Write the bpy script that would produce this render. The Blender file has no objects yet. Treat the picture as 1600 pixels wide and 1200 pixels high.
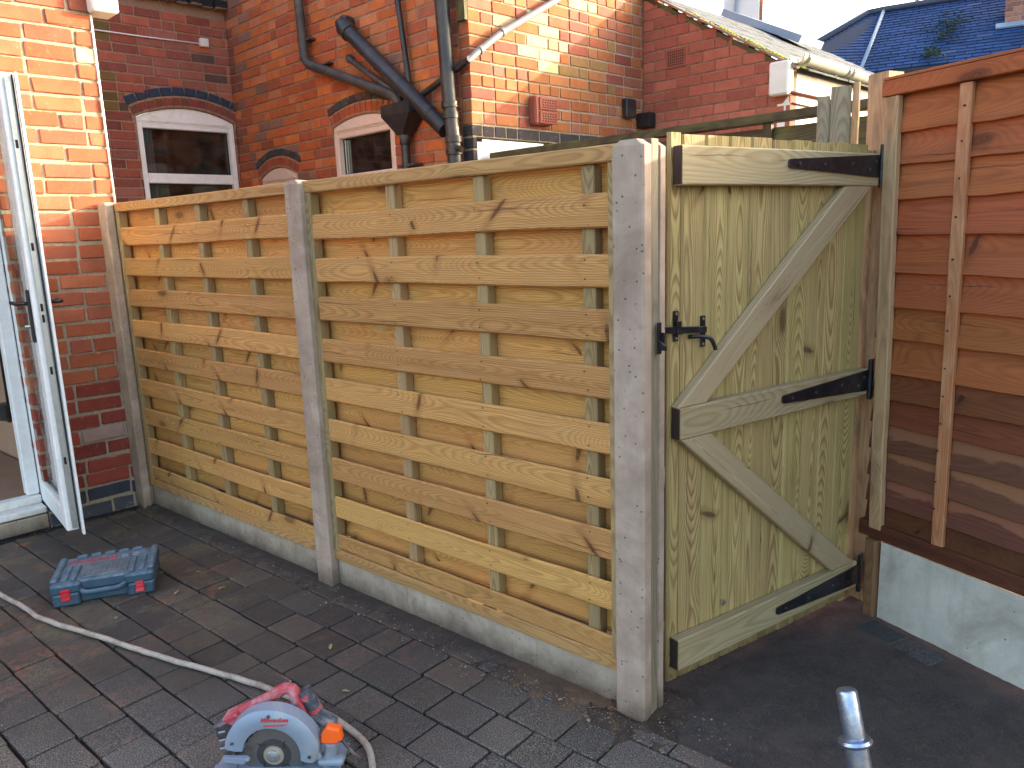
import bpy, math, random
from mathutils import Vector, Matrix, noise as mnoise
R_ = math.radians
scene = bpy.context.scene
COL = scene.collection

# ------------------------------------------------------------------ camera, sky, sun, exposure
cam_data = bpy.data.cameras.new('camera'); cam = bpy.data.objects.new('camera', cam_data); COL.objects.link(cam)
cam_data.sensor_width = 36; cam_data.lens = 27.045; cam_data.clip_start = .05; cam_data.clip_end = 500
cx, cy, cz = Vector((.76124, .64757, -.03412)), Vector((-.09969, .16884, .98059)), Vector((.64076, -.74306, .19308))
cam.matrix_world = Matrix(((cx.x, cy.x, cz.x, 0), (cx.y, cy.y, cz.y, 0), (cx.z, cy.z, cz.z, 1.46), (0, 0, 0, 1)))
scene.camera = cam
SUN_AZ, SUN_EL = 56.7, 15.0            # direction TO the sun, degrees from +X and above the ground
SUN_STRENGTH, SKY_STRENGTH, EXPOSURE = 2.0, .15, 2.68
world = bpy.data.worlds.new('World'); scene.world = world; world.use_nodes = True
wn = world.node_tree; bg = wn.nodes['Background']
sky = wn.nodes.new('ShaderNodeTexSky'); sky.sky_type = 'NISHITA'; sky.sun_disc = False
sky.sun_elevation = R_(SUN_EL); sky.sun_rotation = R_(90 - SUN_AZ); sky.air_density = 1.0; sky.dust_density = 4.0; sky.ozone_density = .3
wn.links.new(sky.outputs[0], bg.inputs[0]); bg.inputs[1].default_value = SKY_STRENGTH
sl = bpy.data.lights.new('sun', 'SUN'); sl.energy = SUN_STRENGTH; sl.angle = R_(.5); sl.color = (1, .87, .68)
so = bpy.data.objects.new('sun', sl); COL.objects.link(so)
sd = Vector((math.cos(R_(SUN_EL))*math.cos(R_(SUN_AZ)), math.cos(R_(SUN_EL))*math.sin(R_(SUN_AZ)), math.sin(R_(SUN_EL))))
so.rotation_euler = sd.to_track_quat('Z', 'Y').to_euler(); so.location = sd*30
scene.view_settings.view_transform = 'Standard'; scene.view_settings.look = 'None'
scene.view_settings.exposure = EXPOSURE; scene.view_settings.gamma = 1; scene.view_settings.use_curve_mapping = False
scene.render.engine = 'CYCLES'; scene.cycles.max_bounces = 8; scene.cycles.diffuse_bounces = 4

# ------------------------------------------------------------------ mesh helpers
OFF = {}
def az(d): return Vector((math.cos(R_(d)), math.sin(R_(d)), 0))
UP = Vector((0, 0, 1))

def _chamfer_topology():
    idx = lambda i, j, k, a: ((i*4+j*2+k)*3+a)
    fs = []
    for a in range(3):
        b, c = [x for x in range(3) if x != a]
        for s in (0, 1):
            q = []
            for (sb, sc) in ((0, 0), (1, 0), (1, 1), (0, 1)):
                t = [0, 0, 0]; t[a] = s; t[b] = sb; t[c] = sc; q.append(idx(*t, a))
            fs.append(q)
        for sb in (0, 1):
            for sc in (0, 1):
                t0 = [0, 0, 0]; t0[b] = sb; t0[c] = sc; t1 = list(t0); t1[a] = 1
                fs.append([idx(*t0, b), idx(*t1, b), idx(*t1, c), idx(*t0, c)])
    for i in (0, 1):
        for j in (0, 1):
            for k in (0, 1): fs.append([idx(i, j, k, a) for a in range(3)])
    def pos(sx, sy, sz, bv):
        out = []
        for i in (0, 1):
            for j in (0, 1):
                for k in (0, 1):
                    for a in range(3):
                        s = (i, j, k); h = [sx/2, sy/2, sz/2]
                        out.append(Vector([(1 if s[x] else -1)*(h[x]-(0 if x == a else bv)) for x in range(3)]))
        return out
    vs = pos(1, 1, 1, .1); fixed = []
    for f in fs:
        n = (vs[f[1]]-vs[f[0]]).cross(vs[f[2]]-vs[f[1]]); c = sum((vs[i] for i in f), Vector())/len(f)
        fixed.append(f if n.dot(c) > 0 else f[::-1])
    return pos, fixed
CH_POS, CH_FACES = _chamfer_topology()

class MB:
    """collects shapes, then links them as one mesh; every vertex keeps grain coordinates, a seed and a tint"""
    def __init__(self): self.v = []; self.f = []; self.g = []; self.r = []; self.t = []; self.parts = []
    def add(self, vs, fs, gs=None, rn=0.0, tint=(1, 1, 1)):
        if len(fs) > 5 and fs is not CH_FACES:          # turn inside-out pieces the right way round
            q = [Vector(v) for v in vs]; c = sum(q, Vector())/len(q)
            vol = sum((q[f[0]]-c).dot((q[f[i]]-c).cross(q[f[i+1]]-c)) for f in fs for i in range(1, len(f)-1))
            if vol < 0: fs = [list(f)[::-1] for f in fs]
        o = len(self.v); self.parts.append((o, len(vs), len(self.f), len(fs))); self.v += [tuple(v) for v in vs]; self.f += [[i+o for i in f] for f in fs]
        self.g += [tuple(g) for g in (gs or vs)]; self.r += [rn]*len(vs); self.t += [(*tint, 1)]*len(vs)
        return self
    def box(self, c, s, bev=.002, M=None, rn=None, tint=(1, 1, 1), axis=0, jit=0):
        """chamfered box: centre c, size s, M 3x3 orientation, axis = grain direction"""
        vs = CH_POS(*s, min(bev, min(s)*.45)); c = Vector(c); rn = random.random() if rn is None else rn
        order = {0: (0, 1, 2), 1: (1, 0, 2), 2: (2, 0, 1)}[axis]
        gs = [(v[order[0]], v[order[1]], v[order[2]]) for v in vs]
        if jit: vs = [v+Vector([random.uniform(-jit, jit) for _ in range(3)]) for v in vs]
        if M is not None: vs = [M @ v for v in vs]
        return self.add([v+c for v in vs], CH_FACES, gs, rn, tint)
    def plank(self, p0, p1, w, t, wdir, bev=.002, seg=1, bow=0, wob=0, rn=None, tint=(1, 1, 1), taper=1, edge=0):
        """board swept from p0 to p1, width along wdir, thickness across; bow = sag out of plane, wob = crook in plane"""
        p0, p1 = Vector(p0), Vector(p1); a = (p1-p0).normalized(); L = (p1-p0).length
        wd = Vector(wdir); wd = (wd-a*wd.dot(a)).normalized(); td = a.cross(wd); rn = random.random() if rn is None else rn
        ph, ph2 = random.uniform(0, 6), random.uniform(0, 6)
        vs, gs, fs = [], [], []
        n = max(1, seg)
        for k in range(n+1):
            u = k/n; ww = w*(1+(taper-1)*u); b = min(bev, t*.45, ww*.45)
            e1 = edge*mnoise.noise(Vector((u*L*7, rn*50, 0))); e2 = edge*mnoise.noise(Vector((u*L*7, rn*50, 9)))
            sec = [(-ww/2+b, -t/2), (ww/2-b, -t/2), (ww/2, -t/2+b), (ww/2, t/2-b), (ww/2-b, t/2), (-ww/2+b, t/2), (-ww/2, t/2-b), (-ww/2, -t/2+b)]
            dy = wob*math.sin(u*4.2+ph)+wob*.4*math.sin(u*9+ph2); dz = bow*math.sin(math.pi*u)
            for (y, z) in sec:
                yy = y+dy+(e1 if y > 0 else e2)
                vs.append(p0+a*(L*u)+wd*yy+td*(z+dz)); gs.append((L*u, y, z))
        for k in range(n):
            for i in range(8):
                j = (i+1) % 8; fs.append([k*8+i, (k+1)*8+i, (k+1)*8+j, k*8+j])
        fs.append(list(range(8))); fs.append([n*8+i for i in range(7, -1, -1)])
        return self.add(vs, fs, gs, rn, tint)
    def tube(self, pts, r, seg=12, caps=True, rn=0, tint=(1, 1, 1), radii=None, closed=False):
        pts = [Vector(p) for p in pts]; n = len(pts); vs, fs = [], []
        prev = None
        for i, p in enumerate(pts):
            if closed: d = pts[(i+1) % n]-pts[i-1]
            else: d = pts[min(i+1, n-1)]-pts[max(i-1, 0)]
            d.normalize()
            if prev is None: x = d.orthogonal().normalized()
            else: x = (prev-d*prev.dot(d)).normalized()
            prev = x; y = d.cross(x); rr = radii[i] if radii else r
            for k in range(seg):
                a = 2*math.pi*k/seg; vs.append(p+x*math.cos(a)*rr+y*math.sin(a)*rr)
        for i in range(n if closed else n-1):
            i2 = (i+1) % n
            for k in range(seg):
                k2 = (k+1) % seg; fs.append([i*seg+k, i*seg+k2, i2*seg+k2, i2*seg+k])
        if caps and not closed: fs.append(list(range(seg))[::-1]); fs.append([(n-1)*seg+k for k in range(seg)])
        return self.add(vs, fs, None, rn, tint)
    def prism(self, poly, ex, ey, ez, depth, o=(0, 0, 0), bev=0, rn=0, tint=(1, 1, 1)):
        """polygon (a,b) in the plane ex,ey at o, extruded by depth along ez"""
        o, ex, ey, ez = Vector(o), Vector(ex), Vector(ey), Vector(ez); n = len(poly)
        area = sum(poly[i][0]*poly[(i+1) % n][1]-poly[(i+1) % n][0]*poly[i][1] for i in range(n))
        if (area > 0) != (ex.cross(ey).dot(ez) > 0): poly = poly[::-1]
        cxm = sum(p[0] for p in poly)/n; cym = sum(p[1] for p in poly)/n
        def ring(s, d):
            return [o+ex*(cxm+(p[0]-cxm)*s)+ey*(cym+(p[1]-cym)*s)+ez*d for p in poly]
        ext = max(max(abs(p[0]-cxm), abs(p[1]-cym)) for p in poly)
        if bev: sc = 1-bev/ext; rings = [ring(sc, 0), ring(1, bev), ring(1, depth-bev), ring(sc, depth)]
        else: rings = [ring(1, 0), ring(1, depth)]
        vs = [v for r in rings for v in r]; fs = [list(range(n))[::-1]]
        for k in range(len(rings)-1):
            for i in range(n):
                j = (i+1) % n; fs.append([k*n+i, k*n+j, (k+1)*n+j, (k+1)*n+i])
        fs.append([(len(rings)-1)*n+i for i in range(n)])
        return self.add(vs, fs, None, rn, tint)
    def quad(self, a, b, c, d, rn=0, tint=(1, 1, 1), gs=None): return self.add([Vector(a), Vector(b), Vector(c), Vector(d)], [[0, 1, 2, 3]], gs, rn, tint)
    def build(self, name, mat, parent=None, smooth=False, angle=None):
        lo = Vector([min(v[i] for v in self.v) for i in range(3)]); hi = Vector([max(v[i] for v in self.v) for i in range(3)])
        base = Vector(((lo.x+hi.x)/2, (lo.y+hi.y)/2, lo.z if parent is None else (lo.z+hi.z)/2))
        me = bpy.data.meshes.new(name); me.from_pydata([(v[0]-base.x, v[1]-base.y, v[2]-base.z) for v in self.v], [], self.f)
        at = me.attributes.new('gc', 'FLOAT_VECTOR', 'POINT'); at.data.foreach_set('vector', [x for g in self.g for x in g])
        at = me.attributes.new('rnd', 'FLOAT', 'POINT'); at.data.foreach_set('value', self.r)
        at = me.attributes.new('tint', 'FLOAT_COLOR', 'POINT'); at.data.foreach_set('color', [x for t in self.t for x in t])
        me.materials.append(mat); me.update()
        if smooth:
            me.shade_smooth()
            if angle: me.set_sharp_from_angle(angle=R_(angle))
        o = bpy.data.objects.new(name, me); COL.objects.link(o)
        if parent is not None:
            o.parent = parent; o.location = base-OFF.get(parent.name, Vector()); OFF[o.name] = base
        else: o.location = base; OFF[o.name] = base
        return o
def each(b, name, mat, parent, smooth=False, angle=None):
    """every piece collected in b becomes a part of its own"""
    out = []
    for (v0, nv, f0, nf) in b.parts:
        p = MB(); p.v = b.v[v0:v0+nv]; p.g = b.g[v0:v0+nv]; p.r = b.r[v0:v0+nv]; p.t = b.t[v0:v0+nv]; p.f = [[i-v0 for i in f] for f in b.f[f0:f0+nf]]
        out.append(p.build(name, mat, parent, smooth, angle))
    return out
def tag(o, label=None, cat=None, group=None, kind=None):
    if label: o['label'] = label
    if cat: o['category'] = cat
    if group: o['group'] = group
    if kind: o['kind'] = kind
    return o
def thing(name, loc, label, cat, group=None, local=False, rz=0):
    o = bpy.data.objects.new(name, None); COL.objects.link(o); o.location = loc; o.empty_display_size = .1
    o.rotation_euler = (0, 0, rz); OFF[o.name] = Vector() if local else Vector(loc)
    return tag(o, label, cat, group)
def copy_thing(o, loc, label):
    c = o.copy(); COL.objects.link(c); c.location = loc; c['label'] = label; OFF[c.name] = OFF[o.name]
    for ch in list(o.children):
        d = ch.copy(); COL.objects.link(d); d.parent = c
        for g in list(ch.children): e = g.copy(); COL.objects.link(e); e.parent = d
    return c

# ------------------------------------------------------------------ material helpers
class N:
    def __init__(self, name):
        self.m = bpy.data.materials.new(name); self.m.use_nodes = True; self.t = self.m.node_tree; self.t.nodes.clear()
        self.out = self.t.nodes.new('ShaderNodeOutputMaterial')
    def n(self, kind, **kw):
        x = self.t.nodes.new('ShaderNode'+kind)
        for k, v in kw.items(): setattr(x, k, v)
        return x
    def put(self, sock, v):
        if isinstance(v, bpy.types.NodeSocket): self.t.links.new(v, sock)
        elif v is not None:
            if sock.type == 'RGBA' and not hasattr(v, '__len__'): v = (v, v, v, 1)
            if sock.type == 'RGBA' and len(v) == 3: v = (*v, 1)
            if sock.type == 'VECTOR' and not hasattr(v, '__len__'): v = (v, v, v)
            sock.default_value = v
    def attr(self, name, out='Fac'): x = self.n('Attribute', attribute_name=name); return x.outputs[out]
    def gc(self): return self.attr('gc', 'Vector')
    def math(self, op, a, b=None, c=None, clamp=False):
        x = self.n('Math', operation=op, use_clamp=clamp); self.put(x.inputs[0], a); self.put(x.inputs[1], b)
        if c is not None: self.put(x.inputs[2], c)
        return x.outputs[0]
    def vmath(self, op, a, b=None):
        x = self.n('VectorMath', operation=op); self.put(x.inputs[0], a); self.put(x.inputs[1], b); return x.outputs['Value' if op in ('LENGTH', 'DOT_PRODUCT') else 'Vector']
    def sep(self, v): x = self.n('SeparateXYZ'); self.put(x.inputs[0], v); return x.outputs
    def comb(self, a, b, c): x = self.n('CombineXYZ'); self.put(x.inputs[0], a); self.put(x.inputs[1], b); self.put(x.inputs[2], c); return x.outputs[0]
    def noise(self, v, scale=5, detail=4, rough=.55, dist=0, w=None, col=False):
        x = self.n('TexNoise')
        if w is not None: x.noise_dimensions = '4D'; self.put(x.inputs['W'], w)
        self.put(x.inputs['Vector'], v); x.inputs['Scale'].default_value = scale; x.inputs['Detail'].default_value = detail
        x.inputs['Roughness'].default_value = rough; x.inputs['Distortion'].default_value = dist
        return x.outputs['Color' if col else 'Fac']
    def vor(self, v, scale=5, feature='F1', out='Distance', rand=1, dim='3D'):
        x = self.n('TexVoronoi', feature=feature); x.voronoi_dimensions = dim; self.put(x.inputs['Vector'], v); x.inputs['Scale'].default_value = scale
        x.inputs['Randomness'].default_value = rand; return x.outputs[out]
    def ramp(self, f, *stops, interp='LINEAR'):
        x = self.n('ValToRGB'); self.put(x.inputs[0], f); cr = x.color_ramp; cr.interpolation = interp
        while len(cr.elements) < len(stops): cr.elements.new(.5)
        for e, (p, c) in zip(cr.elements, stops):
            e.position = p; e.color = (*c, 1) if hasattr(c, '__len__') else (c, c, c, 1)
        return x.outputs[0]
    def range(self, f, a, b, c=0, d=1, smooth=False):
        x = self.n('MapRange', interpolation_type='SMOOTHSTEP' if smooth else 'LINEAR'); self.put(x.inputs[0], f)
        for i, v in enumerate((a, b, c, d)): self.put(x.inputs[i+1], v)
        return x.outputs[0]
    def mix(self, f, a, b, blend='MIX'):
        x = self.n('Mix', data_type='RGBA', blend_type=blend); self.put(x.inputs[0], f); self.put(x.inputs[6], a); self.put(x.inputs[7], b); return x.outputs[2]
    def bump(self, h, strength=.5, dist=.002, normal=None):
        x = self.n('Bump'); self.put(x.inputs['Height'], h); x.inputs['Strength'].default_value = strength; x.inputs['Distance'].default_value = dist
        if normal is not None: self.put(x.inputs['Normal'], normal)
        return x.outputs[0]
    def pos(self): return self.n('NewGeometry').outputs['Position']
    def done(self, col, rough=.8, normal=None, metal=0, spec=.5, **kw):
        p = self.n('BsdfPrincipled'); self.put(p.inputs['Base Color'], col); self.put(p.inputs['Roughness'], rough); self.put(p.inputs['Metallic'], metal)
        self.put(p.inputs['Specular IOR Level'], spec)
        if normal is not None: self.put(p.inputs['Normal'], normal)
        for k, v in kw.items(): self.put(p.inputs[k], v)
        self.t.links.new(p.outputs[0], self.out.inputs[0]); return self.m

def wood(name, light,  dark, knotc=(.10, .045, .018), ringf=150, knots=1.0, reed=0, stain=None, stain_amt=.4, grey=None, contrast=1, rough=.72, var=.25, green=0, base_damp=False, spikes=0, pale=None):
    k = N(name); g = k.gc(); r = k.attr('rnd'); s = k.sep(g)
    w = k.math('MULTIPLY', r, 61.0)
    x, y, z = s[0], s[1], s[2]
    X = k.math('ADD', x, k.math('MULTIPLY', r, 37.0))
    # board cut from a log: distance to a wandering pith line gives cathedral figure
    wy = k.math('MULTIPLY', k.math('SUBTRACT', k.noise(k.comb(X, 0, 0), .55, 1, w=w), .5), .16)
    dz = k.math('MULTIPLY', k.math('SUBTRACT', k.noise(k.comb(X, 3.1, 0), .85, 1.5, w=w), .26), .24)
    # knots
    kv = k.n('TexVoronoi', feature='F1'); kv.voronoi_dimensions = '3D'
    kp = k.comb(k.math('MULTIPLY', X, 2.6), k.math('MULTIPLY', y, 6.5), k.math('MULTIPLY', r, 91.0)); k.put(kv.inputs['Vector'], kp); kv.inputs['Scale'].default_value = 1
    kd = kv.outputs['Distance']; kc = k.sep(kv.outputs['Color'])[0]
    on = k.math('GREATER_THAN', kc, 1-.75*knots if knots else 2)
    kfield = k.math('MULTIPLY', k.range(kd, 0, .38, 1, 0, True), on)
    yy = k.math('ADD', y, wy); rad = k.math('SQRT', k.math('ADD', k.math('MULTIPLY', yy, yy), k.math('MULTIPLY', k.math('ADD', z, dz), k.math('ADD', z, dz))))
    wobn = k.noise(k.comb(k.math('MULTIPLY', X, 3.2), k.math('MULTIPLY', y, 24), k.math('MULTIPLY', z, 24)), 1, 3, w=w)
    ring = k.math('ADD', k.math('MULTIPLY', rad, ringf), k.math('MULTIPLY', wobn, 1.7))
    ring = k.math('ADD', ring, k.math('MULTIPLY', kfield, 4.5))
    fr = k.math('FRACT', ring)
    pat = k.ramp(fr, (0, 0.05), (.35, .12), (.72, 1), (.86, .85), (1, 0.05))
    streak = k.noise(k.comb(k.math('MULTIPLY', X, .9), k.math('MULTIPLY', y, 34), k.math('MULTIPLY', z, 20)), 1, 3, .6, .3, w=w)
    fib = k.noise(k.comb(k.math('MULTIPLY', X, 9), k.math('MULTIPLY', y, 260), k.math('MULTIPLY', z, 260)), 1, 3, w=w)
    blot = k.noise(k.comb(k.math('MULTIPLY', X, 3), k.math('MULTIPLY', y, 12), k.math('MULTIPLY', z, 12)), 1, 4, w=w)
    amt = k.math('MULTIPLY', pat, k.range(blot, .3, .75, .35*contrast, .95*contrast))
    col = k.mix(amt, light, dark)
    col = k.mix(k.range(fib, .35, .75, 0, .35), col, dark)
    col = k.mix(k.range(streak, .50, .66, 0, .42), col, dark)
    col = k.mix(k.range(blot, .55, .8, 0, .35), col, tuple(c*1.18 for c in light))
    if stain is not None:
        st = k.noise(k.comb(k.math('MULTIPLY', X, 2), k.math('MULTIPLY', y, 7), k.math('MULTIPLY', z, 7)), 1.4, 5, .65, .6, w=w)
        col = k.mix(k.range(st, .48, .68, 0, stain_amt), col, stain)
    if green:
        st = k.noise(k.comb(k.math('MULTIPLY', X, 4), k.math('MULTIPLY', y, 14), 2.2), 2, 4, w=w)
        col = k.mix(k.range(st, .66, .74, 0, green), col, (.40, .46, .26))
    kn = k.math('MULTIPLY', k.range(kd, .07, .16, 1, 0, True), on)
    col = k.mix(k.math('MULTIPLY', kn, k.range(k.math('FRACT', k.math('MULTIPLY', kd, 40)), 0, 1, .45, .95)), col, knotc)
    col = k.mix(k.math('MULTIPLY', k.range(kd, .06, .30, .35, 0), on), col, k.mix(.5, dark, knotc))
    if spikes:
        v2 = k.n('TexVoronoi', feature='F1'); v2.voronoi_dimensions = '3D'; P2 = k.comb(k.math('MULTIPLY', X, 2.1), k.math('MULTIPLY', y, 6.0), k.math('MULTIPLY', r, 77.0)); k.put(v2.inputs['Vector'], P2); v2.inputs['Scale'].default_value = 1
        df = k.sep(k.vmath('SUBTRACT', P2, v2.outputs['Position'])); cr = k.sep(v2.outputs['Color']); ax_ = k.math('DIVIDE', df[0], 2.1); ay_ = k.math('DIVIDE', df[1], 6.0)
        sg = k.math('SUBTRACT', k.math('MULTIPLY', k.math('GREATER_THAN', cr[1], .5), 2), 1); wn_ = k.math('MULTIPLY', k.math('SUBTRACT', k.noise(g, 60, 3, w=w), .5), .012)
        a2 = k.math('DIVIDE', k.math('ADD', k.math('ADD', ax_, wn_), k.math('MULTIPLY', k.math('MULTIPLY', ay_, sg), k.range(cr[2], 0, 1, .1, 1.1))), .0115); b2 = k.math('DIVIDE', ay_, .042)
        d2 = k.math('SQRT', k.math('ADD', k.math('MULTIPLY', a2, a2), k.math('MULTIPLY', b2, b2))); on2 = k.math('GREATER_THAN', cr[0], 1-spikes)
        sp = k.math('MULTIPLY', k.range(d2, .55, 1.05, 1, 0, True), on2); halo = k.math('MULTIPLY', k.range(d2, .8, 3.2, 1, 0, True), on2)
        col = k.mix(k.math('MULTIPLY', halo, .45), col, dark); col = k.mix(k.math('MULTIPLY', sp, k.range(fib, .3, .7, .95, .6)), col, knotc)
        crk = k.math('MULTIPLY', k.math('MULTIPLY', k.range(k.math('ABSOLUTE', k.math('ADD', ay_, k.math('MULTIPLY', k.math('SUBTRACT', k.noise(k.comb(X, 0, r), 9, 3), .5), .02))), .0008, .0026, 1, 0), k.range(k.math('ABSOLUTE', ax_), .05, .17, 1, 0)), k.math('GREATER_THAN', cr[2], .55))
        col = k.mix(k.math('MULTIPLY', crk, .75), col, knotc)
    if pale is not None:
        pn = k.noise(k.comb(k.math('MULTIPLY', X, 3), k.math('MULTIPLY', y, 10), 1.0), 1.6, 5, .6, .6, w=w)
        col = k.mix(k.range(k.math('ADD', y, k.math('MULTIPLY', k.math('SUBTRACT', pn, .5), .13)), -.008, .006, 0, .85, True), col, pale)
    # per board lightness and hue
    hs = k.n('HueSaturation'); k.put(hs.inputs['Color'], col); k.put(hs.inputs['Value'], k.range(k.math('FRACT', k.math('MULTIPLY', r, 7.3)), 0, 1, 1-var*.6, 1+var*.4))
    k.put(hs.inputs['Hue'], k.range(k.math('FRACT', k.math('MULTIPLY', r, 3.1)), 0, 1, .492, .506)); col = hs.outputs[0]
    col = k.mix(1, col, k.attr('tint', 'Color'), 'MULTIPLY')
    if grey is not None: col = k.mix(k.range(k.noise(k.pos(), 2.2, 4), .4, .65, 0, .8), col, grey)
    if base_damp:
        pz = k.sep(k.pos())[2]; dn = k.noise(k.pos(), 22, 4)
        col = k.mix(k.range(k.math('ADD', pz, k.math('MULTIPLY', dn, -.14)), -.06, .05, .75, 0), col, (.10, .065, .035))
    h = k.math('ADD', k.math('MULTIPLY', pat, -.35), k.math('MULTIPLY', fib, .7))
    if reed:
        rb = k.math('SINE', k.math('MULTIPLY', y, 2*math.pi/reed)); nm = k.bump(rb, .35, .0012); nm = k.bump(h, .35, .001, nm)
        col = k.mix(k.range(rb, -1, 0, .22, 0), col, dark)
    else: nm = k.bump(h, .4, .0012)
    return k.done(col, rough, nm, spec=.3)

def brickmat():
    k = N('fired clay brick'); t = k.attr('tint', 'Color'); g = k.pos(); w = k.math('MULTIPLY', k.attr('rnd'), 40)
    n1 = k.noise(g, 14, 4, w=w); n2 = k.noise(g, 130, 4, .7); n3 = k.noise(g, 45, 5, .7, .5, w=w)
    col = k.mix(k.range(n1, .35, .7, 0, .55), t, k.mix(1, t, (.62, .55, .55), 'MULTIPLY'))
    col = k.mix(k.range(n3, .58, .75, 0, .5), col, k.mix(.6, t, (.62, .38, .26)))
    col = k.mix(k.range(n2, .6, .8, 0, .6), col, k.mix(1, t, (.35, .3, .3), 'MULTIPLY'))
    gz = k.math('ABSOLUTE', k.sep(k.gc())[2]); col = k.mix(k.range(k.math('ADD', gz, k.math('MULTIPLY', k.math('SUBTRACT', n3, .5), .030)), .0325, .0370, 0, .55), col, (.40, .31, .23))
    pits = k.range(k.vor(g, 160), .0, .35, 1, 0)
    h = k.math('ADD', k.math('MULTIPLY', n2, .6), k.math('ADD', k.math('MULTIPLY', n3, .8), k.math('MULTIPLY', pits, -.25)))
    return k.done(col, .88, k.bump(h, .55, .004), spec=.25)
def mortarmat(name, c, dark=.6):
    k = N(name); g = k.pos(); n1 = k.noise(g, 60, 5, .7); n2 = k.noise(g, 5, 3)
    col = k.mix(k.range(n1, .35, .7), tuple(x*dark for x in c), c); col = k.mix(k.range(n2, .4, .7, 0, .4), col, tuple(x*.7 for x in c))
    return k.done(col, .95, k.bump(n1, .8, .006), spec=.1)
def plain(name, c, rough=.5, metal=0, dirt=None, dirt_amt=.5, scale=18, bump=.15, spec=.5, c2=None, coat=0):
    k = N(name); g = k.gc(); n1 = k.noise(g, scale, 5, .65, .4); n2 = k.noise(g, scale*9, 3)
    col = k.mix(k.range(n1, .35, .7, 0, .35), c, c2 or tuple(x*.75 for x in c))
    if dirt: col = k.mix(k.range(k.noise(g, scale*.6, 6, .7, .8), .46, .66, 0, dirt_amt), col, dirt)
    return k.done(col, k.range(n1, .3, .7, rough*.85, min(1, rough*1.2)), k.bump(k.math('ADD', n1, k.math('MULTIPLY', n2, .4)), bump, .002), metal, spec)
def dusty(name, c, dust, rough=.6, amt=.9, scale=16):
    k = N(name); g = k.gc(); n1 = k.noise(g, scale, 5, .65, .5); up = k.sep(k.n('NewGeometry').outputs['Normal'])[2]
    col = k.mix(k.range(n1, .3, .7, 0, .4), c, tuple(x*.5 for x in c)); f = k.math('MULTIPLY', k.range(up, .2, .95, .18, 1), k.range(n1, .38, .58, .25, amt))
    return k.done(k.mix(f, col, dust), rough, k.bump(n1, .1, .002))
def concrete(name, c, pink=None, pits=1.0, damp=True):
    k = N(name); g = k.pos(); n1 = k.noise(g, 6, 5, .6, .3); n2 = k.noise(g, 70, 4, .7); n3 = k.noise(k.vmath('MULTIPLY', g, (30, 30, 3)), 1, 4)
    col = k.mix(k.range(n1, .35, .65), c, pink or tuple(x*.8 for x in c)); col = k.mix(k.range(n2, .5, .8, 0, .4), col, tuple(x*.6 for x in c))
    col = k.mix(k.range(n3, .50, .75, 0, .4), col, tuple(x*.55 for x in c))
    big = k.noise(g, 2.7, 5, .7, 1.2); col = k.mix(k.range(big, .48, .66, 0, .7), col, (c[0]*.55, c[1]*.5, c[2]*.48))
    v = k.n('TexVoronoi', feature='F1'); k.put(v.inputs['Vector'], g); v.inputs['Scale'].default_value = 55
    pit = k.math('MULTIPLY', k.range(v.outputs['Distance'], .10, .22, 1, 0, True), k.math('GREATER_THAN', k.sep(v.outputs['Color'])[0], 1-.42*pits))
    col = k.mix(k.math('MULTIPLY', pit, .8), col, (.07, .055, .045))
    if damp:
        pz = k.sep(g)[2]; col = k.mix(k.range(k.math('ADD', pz, k.math('MULTIPLY', k.noise(g, 9, 5, .7), -.16)), -.075, .02, .85, 0), col, (.10, .075, .055))
    return k.done(col, .9, k.bump(k.math('ADD', k.math('MULTIPLY', n2, .5), k.math('MULTIPLY', pit, -1.2)), .5, .003), spec=.2)

M = {}
M['fence_wood'] = wood('treated pine fence board', (.60, .340, .112), (.27, .12, .033), knotc=(.075, .03, .012), ringf=310, reed=.0075, knots=.45, stain=(.46, .25, .09), stain_amt=.75, var=.36, green=.35, contrast=.8, spikes=.5)
M['frame_wood'] = wood('treated pine frame', (.52, .32, .125), (.27, .125, .04), ringf=260, knots=.5, stain=(.42, .21, .07), var=.2, green=.4)
M['batten_wood'] = wood('pale green treated batten', (.43, .31, .15), (.18, .11, .045), ringf=260, knots=.3, var=.25, stain=(.30, .24, .14), contrast=1.1)
M['gate_wood'] = wood('green treated gate board', (.52, .41, .175), (.16, .095, .03), knotc=(.08, .04, .02), ringf=260, knots=.6, contrast=1.1, spikes=.15, var=.22, base_damp=True)
M['rail_wood'] = wood('pale gate rail', (.40, .34, .205), (.24, .17, .08), knotc=(.10, .06, .035), ringf=150, knots=.45, stain=(.36, .26, .13), contrast=1.0, var=.15, spikes=.2)
M['brace_wood'] = wood('weathered gate brace', (.43, .335, .205), (.24, .16, .08), ringf=170, knots=.5, stain=(.36, .28, .18), contrast=.9, var=.1, spikes=.2)
M['endgrain'] = plain('dark sawn end', (.045, .03, .025), .9)
M['brown_wood'] = wood('orange brown stained board', (.38, .112, .034), (.15, .04, .014), knotc=(.06, .02, .01), ringf=190, knots=.6, spikes=.2, stain=(.33, .105, .04), contrast=.6, var=.14)
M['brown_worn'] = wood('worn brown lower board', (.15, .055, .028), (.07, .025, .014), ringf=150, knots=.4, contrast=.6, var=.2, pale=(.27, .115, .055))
M['brown_batten'] = wood('stained rough batten', (.42, .19, .08), (.20, .08, .03), ringf=150, knots=.4, stain=(.50, .30, .16), stain_amt=.7, contrast=.8)
M['post_wood'] = wood('aged timber post', (.50, .33, .18), (.27, .15, .07), ringf=130, knots=.6, stain=(.17, .10, .06), stain_amt=.8, contrast=.7)
M['grey_wood'] = wood('silvered old plank', (.30, .27, .19), (.13, .10, .06), ringf=170, knots=.4, stain=(.18, .19, .11), stain_amt=.7)
M['mossy_wood'] = wood('dark mossy fence', (.10, .085, .038), (.035, .028, .016), ringf=120, knots=.2, stain=(.15, .17, .045), stain_amt=.8)
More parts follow.
